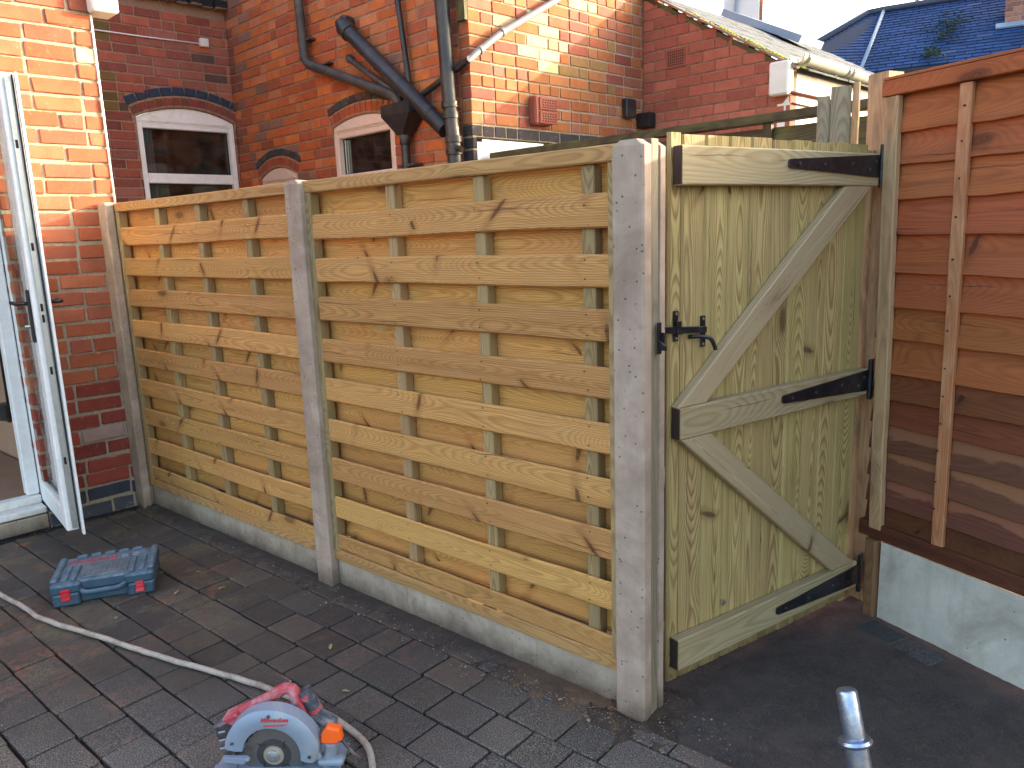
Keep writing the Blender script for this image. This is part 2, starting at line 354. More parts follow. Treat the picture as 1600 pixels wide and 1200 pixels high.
M['infill_wood'] = wood('grey green infill timber', (.25, .22, .15), (.13, .11, .065), ringf=170, knots=.3, stain=(.26, .21, .14), contrast=.8)
M['brick'] = brickmat()
M['mortar_dark'] = mortarmat('pinkish old mortar', (.40, .27, .20))
M['mortar_light'] = mortarmat('pale lime mortar', (.43, .36, .27))
M['mortar_red'] = mortarmat('thin red mortar', (.30, .17, .12))
M['concrete_post'] = concrete('pink grey concrete', (.46, .36, .285), (.32, .24, .185))
M['concrete_board'] = concrete('grey concrete board', (.45, .385, .30), (.36, .30, .23), .6)
M['concrete_pale'] = concrete('pale smooth concrete board', (.55, .52, .46), (.45, .43, .38), .1, damp=False)
M['upvc'] = plain('white plastic', (.88, .88, .88), .35, dirt=(.55, .50, .42), dirt_amt=.25, bump=.03)
M['upvc_dirty'] = plain('dusty white plastic', (.74, .73, .70), .45, dirt=(.50, .38, .27), dirt_amt=.5, bump=.06)
M['upvc_warm'] = plain('cream painted frame', (.72, .58, .50), .5, bump=.05)
M['seal'] = plain('black rubber seal', (.015, .015, .015), .6)
M['steel'] = plain('brushed steel', (.45, .48, .50), .4, .8, dirt=(.30, .27, .22), dirt_amt=.4)
M['black_pipe'] = plain('black plastic pipe', (.018, .019, .023), .38, dirt=(.09, .075, .06), dirt_amt=.45, scale=9, bump=.08)
M['old_pipe'] = plain('grimy plastic pipe', (.05, .045, .042), .55, dirt=(.13, .11, .085), dirt_amt=.6, scale=12)
M['grey_pipe'] = plain('weathered grey pipe', (.20, .20, .21), .45, dirt=(.20, .18, .16), dirt_amt=.4)
M['worn_iron'] = plain('rubbed screw head', (.10, .10, .11), .35, .6)
M['iron'] = plain('black japanned iron', (.010, .011, .017), .34, .3, dirt=(.06, .065, .075), dirt_amt=.4, scale=40, spec=.6)
M['screw'] = plain('zinc screw', (.55, .55, .52), .35, .9)
M['terracotta'] = plain('terracotta vent', (.26, .07, .045), .8)
M['dark_hole'] = plain('dark opening', (.012, .008, .007), .95)
M['white_render'] = plain('white render', (.78, .76, .72), .9, dirt=(.60, .55, .47), dirt_amt=.3, scale=4)
M['plaster'] = plain('bare pink plaster', (.46, .29, .19), .9, dirt=(.36, .22, .15), scale=3)
M['screed'] = plain('dusty screed floor', (.30, .18, .12), .95, dirt=(.22, .15, .11), scale=6)
M['blue_brick'] = plain('blue engineering paint', (.035, .045, .075), .5)
M['lead'] = plain('lead flashing', (.24, .30, .38), .5, .1)
def glassmat(name, tint=(.9, .95, .93), fac=.12):
    k = N(name); tr = k.n('BsdfTransparent'); k.put(tr.inputs[0], tint); gl = k.n('BsdfGlossy'); gl.inputs['Roughness'].default_value = .04
    fr = k.n('Fresnel'); fr.inputs[0].default_value = 1.5; d = k.n('BsdfDiffuse'); k.put(d.inputs[0], (.5, .48, .42))
    f = k.math('ADD', fr.outputs[0], fac*.4, clamp=True); m1 = k.n('MixShader'); k.put(m1.inputs[0], f); k.t.links.new(tr.outputs[0], m1.inputs[1]); k.t.links.new(gl.outputs[0], m1.inputs[2])
    m2 = k.n('MixShader'); k.put(m2.inputs[0], k.range(k.noise(k.pos(), 7, 5, .7), .4, .75, 0, fac)); k.t.links.new(m1.outputs[0], m2.inputs[1]); k.t.links.new(d.outputs[0], m2.inputs[2])
    k.t.links.new(m2.outputs[0], k.out.inputs[0]); return k.m
M['glass'] = glassmat('dusty door glass', fac=.45)
M['clear_glass'] = glassmat('window glass', (.55, .57, .57), .10); M['dark_room'] = plain('dark room', (.10, .085, .08), .9); M['curtain'] = plain('pale curtain', (.55, .52, .48), .9)
M['window_glass'] = plain('dark window glass', (.012, .011, .012), .06, bump=0, spec=.7)

def slatemat():
    k = N('blue slate'); g = k.gc(); t = k.attr('tint', 'Color'); n1 = k.noise(g, 3, 5, .65, .5); n2 = k.noise(g, 40, 3)
    col = k.mix(k.range(n1, .4, .7, 0, .5), t, k.mix(1, t, (.5, .55, .6), 'MULTIPLY')); col = k.mix(k.range(n2, .6, .8, 0, .3), col, (.10, .14, .22))
    return k.done(col, .8, k.bump(n2, .3, .01), spec=.2)
M['slate'] = slatemat()

def pavermat():
    k = N('dark concrete paver'); g = k.pos(); t = k.attr('tint', 'Color'); s = k.sep(g)
    n1 = k.noise(g, 5, 5, .65, .4); n2 = k.noise(g, 260, 3, .7); n3 = k.noise(g, 23, 6, .7, 1.0); n4 = k.noise(g, 3.1, 4, .6, .6)
    col = k.mix(k.range(n3, .35, .7), t, k.mix(1, t, (1.5, 1.45, 1.4), 'MULTIPLY'))
    rust = k.math('MULTIPLY', k.range(n3, .50, .62), k.range(k.noise(g, 2.1, 4, .6, .4), .48, .60))
    left = k.range(s[0], -2.3, -3.0, 0, 1)
    col = k.mix(k.math('MULTIPLY', rust, k.range(left, 0, 1, .2, .95)), col, (.26, .085, .035))
    yel = k.math('MULTIPLY', k.range(n2, .48, .62), k.math('MULTIPLY', k.range(n1, .50, .62), left))
    col = k.mix(k.math('MULTIPLY', yel, .8), col, (.24, .20, .09))
    # pale worn aggregate, stronger to the right where the face is bare
    right = k.range(k.math('ADD', k.math('MULTIPLY', s[0], .9), k.math('ADD', k.math('MULTIPLY', s[1], -1.0), n4)), -2.9, -1.9, .15, 1)
    agc = k.range(n2, .50, .585)
    col = k.mix(k.math('MULTIPLY', k.math('MULTIPLY', agc, right), .9), col, (.30, .275, .24))
    col = k.mix(k.range(k.noise(g, 1.3, 3), .45, .7, 0, .35), col, (.035, .03, .028))
    h = k.math('ADD', k.math('MULTIPLY', n2, .5), n3)
    return k.done(col, k.range(n4, .35, .65, .62, .9), k.bump(h, .6, .003), spec=.35)
M['paver'] = pavermat()
def gritmat(name, c1, c2, c3, sc=1):
    k = N(name); g = k.pos(); n1 = k.noise(g, 4*sc, 6, .7, .6); n2 = k.noise(g, 210, 4, .75); n3 = k.noise(g, 14*sc, 5, .65, 1.2)
    t = k.attr('tint', 'Color')
    col = k.mix(k.range(n1, .35, .68), c1, c2); col = k.mix(k.range(n3, .52, .75, 0, .7), col, c3)
    col = k.mix(1, col, t, 'MULTIPLY'); col = k.mix(k.range(n2, .53, .64, 0, .55), col, (.17, .14, .115)); col = k.mix(k.range(k.noise(g, 420, 2), .6, .7, 0, .6), col, (.015, .012, .012))
    return k.done(col, .9, k.bump(k.math('ADD', n2, k.math('MULTIPLY', n3, .8)), .7, .005), spec=.3)
M['joint_sand'] = gritmat('black jointing sand', (.018, .016, .018), (.04, .034, .03), (.03, .025, .02))
M['dark_dirt'] = gritmat('compacted dark sand', (.042, .036, .035), (.075, .060, .053), (.115, .075, .058), 1.5)
M['edge_grit'] = gritmat('loose edge grit', (.055, .045, .040), (.042, .036, .032), (.13, .09, .055), 1.5)
M['stone'] = plain('pale stone chip', (.28, .22, .16), .8, scale=120, c2=(.10, .08, .06))
M['leaf'] = plain('fallen leaf', (.30, .24, .10), .8)
M['moss'] = plain('bright moss', (.30, .36, .05), .95, dirt=(.42, .40, .10), scale=60, bump=.5)
M['case_blue'] = dusty('dusty blue tool case', (.010, .055, .105), (.24, .30, .34))
M['case_top'] = dusty('chalky blue lid', (.010, .055, .10), (.19, .26, .30), amt=.7)
M['case_label'] = plain('grey label', (.10, .13, .15), .6, dirt=(.30, .32, .32), dirt_amt=.5, scale=20)
M['red_plastic'] = plain('red latch plastic', (.55, .012, .03), .45, dirt=(.55, .20, .20), dirt_amt=.3)
M['red_print'] = plain('faded red lettering', (.50, .03, .04), .7, dirt=(.35, .24, .25), dirt_amt=.35, scale=30)
M['pale_print'] = plain('pale printing', (.42, .46, .48), .7)
M['tool_red'] = plain('dusty red tool body', (.40, .04, .06), .55, dirt=(.48, .27, .29), dirt_amt=.9, scale=24, c2=(.40, .08, .09))
M['tool_grip'] = plain('dusty rubber grip', (.05, .055, .07), .8, dirt=(.38, .37, .37), dirt_amt=.8, scale=24)
M['tool_alloy'] = plain('painted alloy guard', (.23, .29, .38), .5, .2, dirt=(.42, .40, .37), dirt_amt=.65, scale=10)
M['tool_dark'] = plain('smoked battery plastic', (.05, .04, .045), .3, dirt=(.30, .24, .24), dirt_amt=.6, scale=26)
M['blade'] = plain('worn saw blade', (.30, .30, .30), .35, .85, dirt=(.20, .15, .10), dirt_amt=.5, scale=20)
M['brass'] = plain('yellowed arbor plate', (.55, .50, .38), .4, .6)
M['orange'] = plain('orange knob', (.95, .13, .01), .45, bump=.03)
M['cable'] = plain('muddy pale cable sheath', (.42, .37, .31), .7, dirt=(.14, .11, .085), dirt_amt=.75, scale=22, bump=.5)
M['chrome'] = plain('scuffed chrome tube', (.30, .38, .55), .30, .9, dirt=(.50, .50, .50), dirt_amt=.8, scale=85, bump=.08, c2=(.12, .17, .30))
M['bark'] = plain('bare bark', (.16, .13, .10), .9)

# ------------------------------------------------------------------ ground
def grid(name, x0, x1, y0, y1, st, zf, tf, mat):
    b = MB(); nx = int((x1-x0)/st); ny = int((y1-y0)/st); vs = []; b.t = []
    for j in range(ny+1):
        for i in range(nx+1):
            x = x0+(x1-x0)*i/nx; y = y0+(y1-y0)*j/ny; vs.append((x, y, zf(x, y))); b.t.append((*tf(x, y), 1))
    b.v = vs; b.g = list(vs); b.r = [0]*len(vs)
    b.f = [[j*(nx+1)+i, j*(nx+1)+i+1, (j+1)*(nx+1)+i+1, (j+1)*(nx+1)+i] for j in range(ny) for i in range(nx)]
    return b.build(name, mat, None, smooth=True)
b = MB(); b.quad((-80, -80, -.03), (80, -80, -.03), (80, 80, -.03), (-80, 80, -.03)); tag(b.build('ground', M['joint_sand']), kind='structure')
random.seed(5)
b = MB(); PITCH = .1455; row0 = 1.722
for r in range(-1, 22):
    ytop = row0-PITCH*r; x = -6.2+random.uniform(0, .2); last = 0
    if r == -1: ytop = row0+.066
    ht = .066 if r == -1 else PITCH
    while x < 1.6:
        L = random.choice((.115, .145, .145, .19, .19, .215)) if r >= 0 else random.choice((.2, .2, .14))
        base = random.choice(((.070, .059, .050), (.064, .056, .050), (.077, .063, .051), (.059, .053, .049), (.082, .064, .051)))
        kf = random.uniform(.58, .98); ang = random.gauss(0, .6)
        if (x+L < -.9 or ytop < 2.9) and not (x+L/2 < -4.45 and ytop > .2):
            b.box((x+L/2, ytop-ht/2+random.gauss(0, .0012), -.025+random.gauss(0, .0011)), (L-random.uniform(.004, .010), ht-random.uniform(.004, .009), .05), .0048,
                  M=Matrix.Rotation(R_(ang), 3, 'Z') @ Matrix.Rotation(random.gauss(0, .004), 3, 'X') @ Matrix.Rotation(random.gauss(0, .004), 3, 'Y'), tint=tuple(c*kf for c in base), jit=.0009)
        x += L
tag(b.build('paving', M['paver']), kind='structure')
def sstep(a, b_, x): t = max(0, min(1, (x-a)/(b_-a))); return t*t*(3-2*t)
def nz(x, y, s, o=0): return mnoise.fractal(Vector((x*s+o, y*s, o)), 1.0, 2.0, 5)
def gate_z(x, y):
    m = x+.35*y*0+.9*(y-1.45)*.35+nz(x, y, 2.2)*.28
    return -.013+.019*sstep(-1.05, -.35, m+nz(x, y, 13, 6)*.10)+nz(x, y, 9, 3)*.003+nz(x, y, 40, 5)*.0016
def gate_t(x, y):
    d = (x+.715)*.403+(y-2.879)*.915          # distance to the brown fence line
    k = sstep(-.16, -.02, d+nz(x, y, 5, 8)*.05); k2 = sstep(.25, -.05, math.hypot(x+.86, y-2.8)-.05+nz(x, y, 6, 2)*.1)
    m = max(k*.8, k2); return (1+m*1.6, 1+m*.75, 1+m*.5)
tag(grid('dark_sand', -1.35, 1.5, .3, 3.3, .02, gate_z, gate_t, M['dark_dirt']), kind='structure')
def edge_z(x, y):
    m = (y-1.725)/.055+nz(x, y, 11, 11)*1.5+.5*sstep(-2.2, -1.2, x)
    return -.012+.022*sstep(-.1, 1.0, m)+nz(x, y, 30, 4)*.002
def edge_t(x, y):
    m = sstep(-1.75, -1.25, x+nz(x, y, 7, 3)*.25); return (1+1.5*m, 1+.9*m, 1+.3*m)
def edge2_z(x, y):
    dd = math.hypot(max(0, abs(x+1.12)-.06), max(0, abs(y-1.85)-.08)); return -.016+.032*sstep(.12, -.02, dd+nz(x, y, 14, 2)*.09)+nz(x, y, 30, 4)*.002
tag(grid('sand_strip', -4.36, -1.16, 1.64, 1.83, .0125, edge_z, edge_t, M['edge_grit']), kind='structure')
tag(grid('sand_mound', -1.40, -.84, 1.58, 2.10, .0125, edge2_z, lambda x, y: (1.0, .85, .72), M['edge_grit']), kind='structure')
random.seed(9); b = MB()
for i in range(190):
    x = random.uniform(-3.6, -.9); y = 1.775-abs(random.gauss(0, .06))
    if random.random() < .25: x = random.uniform(-3.2, .8); y = random.uniform(.5, 2.0)
    s = random.choice((.0025, .003, .004, .004, .006, .009 if random.random() < .35 else .004))
    b.box((x, y, max(.002, edge_z(x, y) if y > 1.64 and x > -4.3 else 0)+s*.3), (s*random.uniform(.8, 1.6), s, s*.7), s*.3, M=Matrix.Rotation(random.uniform(0, 3), 3, 'Z'), tint=(1, 1, 1), jit=s*.12)
for i in range(420):
    x = -1.1-abs(random.gauss(0, .55)); y = 1.77-abs(random.gauss(0, .05)); s = random.uniform(.0012, .0035)
    if random.random() < .3: x = random.gauss(-1.0, .12); y = random.gauss(1.76, .10)
    b.box((x, y, max(.002, edge_z(x, y) if y > 1.64 else 0, edge2_z(x, y) if x > -1.4 else 0)+s*.3), (s*random.uniform(.8, 1.6), s, s*.8), s*.3, M=Matrix.Rotation(random.uniform(0, 3), 3, 'Z'), jit=s*.15)
tag(b.build('stone_chips', M['stone']), 'pale stone chips scattered over the paving along the gravel boards', 'grit', kind='stuff')
b = MB()
for (x, y, a) in ((-3.22, 1.52, .3), (-2.98, 1.50, 1.2), (-3.1, 1.36, 2.0), (-1.93, 1.35, .2), (-2.2, 1.49, 2.4)):
    u = Vector((math.cos(a), math.sin(a), 0)); v = Vector((-u.y, u.x, 0)); p = Vector((x, y, .004))
    vs = [p-u*.016, p-u*.006+v*.006+UP*.004, p+u*.008+v*.006+UP*.003, p+u*.017+UP*.005, p+u*.006-v*.006+UP*.006, p-u*.006-v*.006+UP*.003]
    b.add(vs+[q-UP*.0015 for q in vs], [[0, 5, 4, 3, 2, 1][::-1], [6, 7, 8, 9, 10, 11]]+[[i, i+6, (i+1) % 6+6, (i+1) % 6] for i in range(6)])
tag(b.build('dead_leaves', M['leaf']), 'small curled dead leaves lying on the paving near the fence', 'leaves', kind='stuff')

# ------------------------------------------------------------------ brickwork
CH, CL = .0823, .231
def arch_half(z, a):
    uc, w, zs, r = a[:4]; R = (w*w/4+r*r)/(2*r); zc = zs+r-R
    return w/2 if z < zs+r+.03 else 0
def brick_wall(parent, O, azd, L, z0, z1, pal, mortar, rects=(), arches=(), ring=(.1, .07), special=None, topf=None, seed=1, phase=0, depth=.1, header=.12, jitter=.0014, name='wall', jn=.011, m0=0):
    random.seed(seed); D = az(azd); Nn = D.cross(UP); O = Vector((*O, 0)); Mx = Matrix((D, -Nn, UP)).transposed()
    b = MB(); m = MB(); rows = int((z1-z0)/CH)
    for r in range(rows):
        za = z0+r*CH; zm = za+CH/2; blk = [(q[0], q[1]) for q in rects if q[2] < zm < q[3]]
        mb = list(blk)
        for a in arches:
            hw = arch_half(zm, a)
            if hw > 0: mb.append((a[0]-hw, a[0]+hw))
            R = (a[1]**2/4+a[3]**2)/(2*a[3]); zc = a[2]+a[3]-R; tt = sum(ring)
            if zm < a[2]-.01: blk.append((a[0]-a[1]/2, a[0]+a[1]/2))
            else:
                q = (R+tt)**2-(zm-zc)**2
                if q > 0 and zm < a[2]+a[3]+tt:
                    hh = min(math.sqrt(q), a[1]/2+.035+.3*(zm-a[2])); blk.append((a[0]-hh, a[0]+hh))
        def spans(lst, a0, a1):
            out = [(a0, a1)]
            for s, e in lst:
                nxt = []
                for (p, q) in out:
                    if e <= p or s >= q: nxt.append((p, q)); continue
                    if s > p: nxt.append((p, s))
                    if e < q: nxt.append((e, q))
                out = nxt
            return out
        Lr = L if topf is None else min(L, topf(zm))
        if Lr <= .02: continue
        for (p, q) in spans(mb, m0, Lr):
            m.box(O+D*((p+q)/2)+UP*zm-Nn*(.007+depth/2-.004), (q-p, depth-.008, CH+.0004), 0, M=Mx)
        free = spans(blk, 0, Lr); u = -((r % 2)*CL/2)-phase-random.uniform(0, .02)
        while u < Lr:
            if random.random() < header: ln = CL/2
            else: ln = CL
            for (p, q) in free:
                a0, a1 = max(u+jn/2, p), min(u+ln-jn/2, q)
                if a1-a0 > .009:
                    um = (a0+a1)/2; t = pal(um, zm)
                    if special:
                        t2 = special(um, zm)
                        if t2: t = t2
                    b.box(O+D*um+UP*(zm+random.gauss(0, jitter*.7))-Nn*(depth/2+max(-.004, min(.0035, random.gauss(0, jitter)))), (a1-a0, depth, CH-jn), .0045, M=Mx, tint=t, jit=jitter*.8)
            u += ln
    for a in arches:
        uc, w, zs, rr = a[:4]; R = (w*w/4+rr*rr)/(2*rr); zc = zs+rr-R; C = O+D*uc+UP*zc; half = math.asin(min(1, w/2/R))
        for (ri, t, bw, blue) in ((R+.004, ring[0], .072, 0), (R+ring[0]+.010, ring[1], .105, 1)):
            n = max(3, int(round(2*half*ri/bw))); hh = half*(1.03 if not blue else 1.04)
            for i in range(n):
                th = -hh+2*hh*(i+.5)/n; rad = D*math.sin(th)+UP*math.cos(th); tan = D*math.cos(th)-UP*math.sin(th)
                wd = 2*hh*(ri+t/2)/n-.008
                tint = (.035, .05, .085) if blue else tuple(c*random.uniform(.75, 1.05) for c in a[5])
                if blue and len(a) > 6: tint = tuple(c*random.uniform(.7, 1.3) for c in a[6])
                b.box(C+rad*(ri+t/2)-Nn*(.05-.004), (wd, .1, t), .004, M=Matrix((tan, -Nn, rad)).transposed(), tint=tint, jit=.001)
                m.box(C+rad*(ri+t/2)-Nn*(.05+.003), (wd+.012, .095, t+.012), 0, M=Matrix((tan, -Nn, rad)).transposed())
    w = b.build(name, M['brick'], parent); m.build('mortar', mortar, w); return w
def pal_fn(cols, v=.18):
    def f(u, z):
        c = random.choice(cols); k = random.uniform(1-v, 1+v); return tuple(x*k for x in c)
    return f
def arch_window(parent, O, azd, a, zb, frame_mat, setback, panes, fw=.05, label=None):
    """a = (uc,width,spring,rise); panes = list of (z0,z1)"""
    D = az(azd); Nn = D.cross(UP); O = Vector((*O, 0)); uc, w, zs, r = a[:4]; w -= .006; R = (w*w/4+r*r)/(2*r); zc = zs+r-R
    f = MB(); o = O-Nn*setback
    top = [(uc-w/2+w*i/12, zc+math.sqrt(max(0, R*R-(w/2-w*i/12)**2))-.004) for i in range(13)]
    f.prism([(uc-w/2, zs-.045)]+top+[(uc+w/2, zs-.045)], D, UP, Nn, .05, o, .004)
    f.prism([(uc-w/2+.03, zs-.03)]+[(uc+(x-uc)*.93, z-.022) for x, z in top[1:-1]]+[(uc+w/2-.03, zs-.03)], D, UP, Nn, .012, o+Nn*.046, .004)
    for s in (-1, 1): f.box(o+D*(uc+s*(w/2-fw/2))+UP*((zs-.045+zb)/2)+Nn*.027, (fw, .055, zs-.045-zb), .006, M=Matrix((D, -Nn, UP)).transposed())
    panes = sorted(panes, reverse=True)
    edges = [zs-.045]+[p for pn in panes for p in (pn[1], pn[0])]+[zb]
    for i in range(0, len(edges), 2):
        if edges[i]-edges[i+1] > .005: f.box(o+D*uc+UP*((edges[i]+edges[i+1])/2)+Nn*.024, (w-2*fw-.002, .05, edges[i]-edges[i+1]), .006, M=Matrix((D, -Nn, UP)).transposed())
    win = f.build('window', frame_mat, parent)
    for (p0, p1) in panes:
        g = MB(); g.box(o+D*uc+UP*((p0+p1)/2)-Nn*.0-Nn*.01, (w-2*fw, .012, p1-p0), .001, M=Matrix((D, -Nn, UP)).transposed()); g.build('pane', M['clear_glass'], win)
        rm = MB(); z0_, z1_ = p0-.02, p1+.02; x0_, x1_ = uc-w/2+fw-.02, uc+w/2-fw+.02; dd_ = .9
        A = [o+D*x_+UP*z_-Nn*n_ for n_ in (.04, dd_) for (x_, z_) in ((x0_, z0_), (x1_, z0_), (x1_, z1_), (x0_, z1_))]
        rm.add(A, [[4, 5, 6, 7], [0, 1, 5, 4], [1, 2, 6, 5], [2, 3, 7, 6], [3, 0, 4, 7]]); rm.build('room_behind', M['dark_room'], win)
        ct = MB(); nn_ = 9; cw = (x1_-x0_)*.16
        cv = [o+D*(x0_+.02+cw*i_/nn_)+UP*z_-Nn*(.10+.012*(i_ % 2)) for z_ in (z0_, z1_) for i_ in range(nn_+1)]
        ct.add(cv, [[i_, i_+1, nn_+2+i_, nn_+1+i_] for i_ in range(nn_)]); ct.build('curtain', M['curtain'], win)
        s = MB()
        for q in (p0+.004, p1-.004): s.box(o+D*uc+UP*q+Nn*.0, (w-2*fw, .012, .008), .001, M=Matrix((D, -Nn, UP)).transposed())
        for q in (-1, 1): s.box(o+D*(uc+q*(w/2-fw-.004))+UP*((p0+p1)/2)+Nn*.0, (.008, .012, p1-p0-.018), .001, M=Matrix((D, -Nn, UP)).transposed())
        s.build('pane_seal', M['seal'], win)
    return win

# ---- the main house behind the fence
C23, C34, C45 = Vector((-7.16, 4.289, 0)), Vector((-3.756, 4.033, 0)), Vector((-3.594, 6.009, 0))
A1, A2 = 85.3, -4.3
house = thing('brick_house', (-5.4, 4.6, 0), 'orange brick house with arched windows and black waste pipes behind the new fence', 'house')
W2O = (C23-az(A1)*2.4)
win1 = (1.9225, .923, 2.60, .105, 1.5, (.25, .075, .05)); win2 = (2.115, .84, 2.362, .06, 1.5, (.40, .11, .045), (.075, .065, .065)); win3 = (.735, .67, 2.045, .08, 1.2, (.36, .10, .05), (.06, .055, .065))
def w2pal(u, z):
    c = random.choice(((.30, .085, .06), (.36, .10, .065), (.26, .08, .062), (.33, .12, .09))); k = random.uniform(.8, 1.15)
    if u < 1.32+random.uniform(-.1, .1) and z > 2.5 and random.random() < .6: c = (.16, .105, .035)
    if u < 1.3 and z < 2.6: c = (.20, .06, .05)
    if u > 2.05 and random.random() < .4: c = (.36, .12, .075)
    if random.random() < .07: c = (.12, .07, .06)
    return tuple(x*k for x in c)
brick_wall(house, W2O[:2], A1, 2.4, 0, 3.62, w2pal, M['mortar_dark'], (), (win1,), (.10, .072), seed=21, phase=.05)
brick_wall(house, W2O[:2], A1, 2.4, 3.72, 5.1, w2pal, M['mortar_dark'], (), (), seed=22)
b = MB(); b.box(W2O+az(A1)*1.2+UP*3.67-az(A1).cross(UP)*.09, (2.4, .12, .3), .001, M=Matrix((az(A1), -az(A1).cross(UP), UP)).transposed())
for C_, z_ in ((C23, 5.1), (C45, 5.1)): b.box(C_-az(A2)*.03-az(A2).cross(UP)*.06+UP*z_/2, (.24, .10, z_), .001, M=Matrix((az(A2), -az(A2).cross(UP), UP)).transposed())
each(b, 'corner_mortar', M['mortar_dark'], house)
b = MB(); random.seed(4)
for i in range(20):
    D = az(A1); Nn = D.cross(UP); b.box(W2O+D*(.06+.12*i)+UP*3.668-Nn*(.04-.035*(i % 2)), (.108, .16, .088), .006, M=Matrix((D, -Nn, UP)).transposed(), tint=(.022, .022, .026), jit=.002)
b.build('dentil_course', M['brick'], house)
arch_window(house, W2O[:2], A1, win1, 1.2, M['upvc'], .075, [(1.5, 2.02), (2.11, 2.51)])
w3c = ((.50, .145, .045), (.54, .165, .05), (.46, .12, .04), (.42, .11, .05), (.50, .18, .08))
def w3pal(u, z):
    c = random.choice(w3c); k = random.uniform(.85, 1.12)
    if u < .2 and random.random() < .6: c = (.24, .09, .06)
    if z < 2.42 and random.random() < .35: c = (.33, .10, .055)
    if u > 3.25 : c = random.choice(((.13, .08, .05), (.26, .10, .055), (.30, .13, .07)))
    if u > 2.4 and random.random() < .3: c = (.36, .12, .07)
    if random.random() < .05: c = (.26, .14, .10)
    return tuple(x*k for x in c)
brick_wall(house, C23[:2], A2, 3.310, 0, 5.1, w3pal, M['mortar_dark'], (), (win2, win3), (.095, .06), seed=31, header=.3)
arch_window(house, C23[:2], A2, win2, 1.2, M['upvc_warm'], .06, [(1.98, 2.27)], fw=.06)
arch_window(house, C23[:2], A2, win3, 1.2, M['upvc_warm'], .06, [(1.5, 1.9)], fw=.06)
CREAM = [(.613, 3.053), (.836, 3.028), (.742, 2.944), (.83, 2.861), (.729, 2.781), (.623, 2.698), (.824, 2.697), (.716, 2.613), (1.291, 3.178), (1.188, 3.118)]
OLIVE = [(1.021, 2.682), (1.43, 2.694), (1.541, 2.861), (1.537, 2.595), (1.164, 2.716), (1.3, 2.7), (1.2, 2.62)]
def w4pal(u, z):
    c = random.choice(((.36, .13, .05), (.35, .11, .045), (.32, .10, .055), (.31, .12, .08), (.38, .155, .065), (.27, .08, .055))); k = random.uniform(.85, 1.12)
    if z < 2.165: c = (.05, .045, .05)
    if z > 2.22 and random.random() < .12 and u < 1: c = (.42, .28, .18)
    return tuple(x*k for x in c)
def w4sp(u, z):
    for (a, d) in CREAM:
        if abs(u-a) < .075 and abs(z-d) < CH*.5: return (.50, .45, .24)
    for (a, d) in OLIVE:
        if abs(u-a) < .09 and abs(z-d) < CH*.5: return (.26, .15, .06)
brick_wall(house, C34[:2], A1, 1.983, .06, 5.1, w4pal, M['mortar_light'], ((.04, .82, .9, 2.085),), (), special=w4sp, seed=41, header=.45, m0=.010)
D4, N4 = az(A1), az(A1).cross(UP); M4 = Matrix((D4, -N4, UP)).transposed()
b = MB(); b.box(C34+D4*.43+UP*1.49-N4*.03, (.778, .05, 1.19), .006, M=M4); b.build('door_panel', M['white_render'], house)
D3, N3 = az(A2), az(A2).cross(UP); M3 = Matrix((D3, -N3, UP)).transposed()
def P3(u, z, off): return C23+D3*u+UP*z+N3*off
def P4(u, z, off): return C34+D4*u+UP*z+N4*off
def bend(pts, rad, n=5):
    """round the corners of a polyline"""
    pts = [Vector(p) for p in pts]; out = [pts[0]]
    for i in range(1, len(pts)-1):
        a = (pts[i-1]-pts[i]); c = (pts[i+1]-pts[i]); r = min(rad, a.length*.45, c.length*.45); a.normalize(); c.normalize()
        p, q = pts[i]+a*r, pts[i]+c*r
        for k in range(n+1): t = k/n; out.append(p*(1-t)**2+pts[i]*2*t*(1-t)+q*t*t)
    return out+[pts[-1]]
def collar(b, p, d, r, h=.03): d = Vector(d).normalized(); p = Vector(p); b.tube([p-d*h, p-d*h*.9, p+d*h*.9, p+d*h], r, 16, radii=[r*.94, r, r, r*.94])
# waste pipe with a long fall into the hopper
b = MB(); b.tube(bend([P3(1.43, 4.9, .07), P3(1.441, 3.402, .07), P3(1.466, 2.905, .07), P3(2.67, 2.478, .07), P3(2.745, 2.34, .07)], .09), .038, 14)
for (u, z, d) in ((1.452, 3.10, UP), (1.466, 2.95, UP)): collar(b, P3(u, z, .07), d, .040)
for t in (.12, .52): p = P3(1.466+1.204*t, 2.905-.427*t, .07); collar(b, p, D3*1.204-UP*.427, .039, .02)
b.box(P3(1.50, 3.09, .03), (.1, .07, .02), .004, M=M3); b.box(P3(1.75, 2.86, .03), (.09, .06, .015), .004, M=M3)
b.build('waste_pipe', M['old_pipe'], house, True, 40)
# fat branch into the soil stack
b = MB(); pA, pB = P3(2.11, 3.05, .09), P3(3.24, 2.17, .09); dd = (pB-pA).normalized()
b.tube([P3(2.06, 3.10, -.02), P3(2.06, 3.10, .05), P3(2.075, 3.085, .085), pA, pB], .057, 18); collar(b, pA+dd*.03, dd, .068, .05); collar(b, pA+dd*1.22, dd, .060, .03); collar(b, P3(2.06, 3.10, .045), N3, .062, .03)
b.build('soil_branch', M['black_pipe'], house, True, 40)
b = MB(); b.tube([P3(3.24, 4.9, .09), P3(3.262, 3.002, .09), P3(3.296, 2.325, .09), P3(3.318, 2.10, .09), P3(3.324, .2, .09)], .050, 20)
for z, u in ((2.33, 3.296), (2.26, 3.299), (2.10, 3.318), (2.02, 3.322)): collar(b, P3(u, z, .09), UP, .060, .022)
b.tube([P3(3.30, 2.06, .10), P3(3.43, 2.02, .12)], .02, 10); b.build('soil_stack', M['black_pipe'], house, True, 40)
b = MB(); b.tube([P3(2.06, 2.842, -.02), P3(2.06, 2.842, .04), P3(2.09, 2.83, .05), P3(2.72, 2.462, .05)], .022, 12); collar(b, P3(2.065, 2.845, .035), N3, .032, .02); b.build('overflow_pipe', M['old_pipe'], house, True, 40)
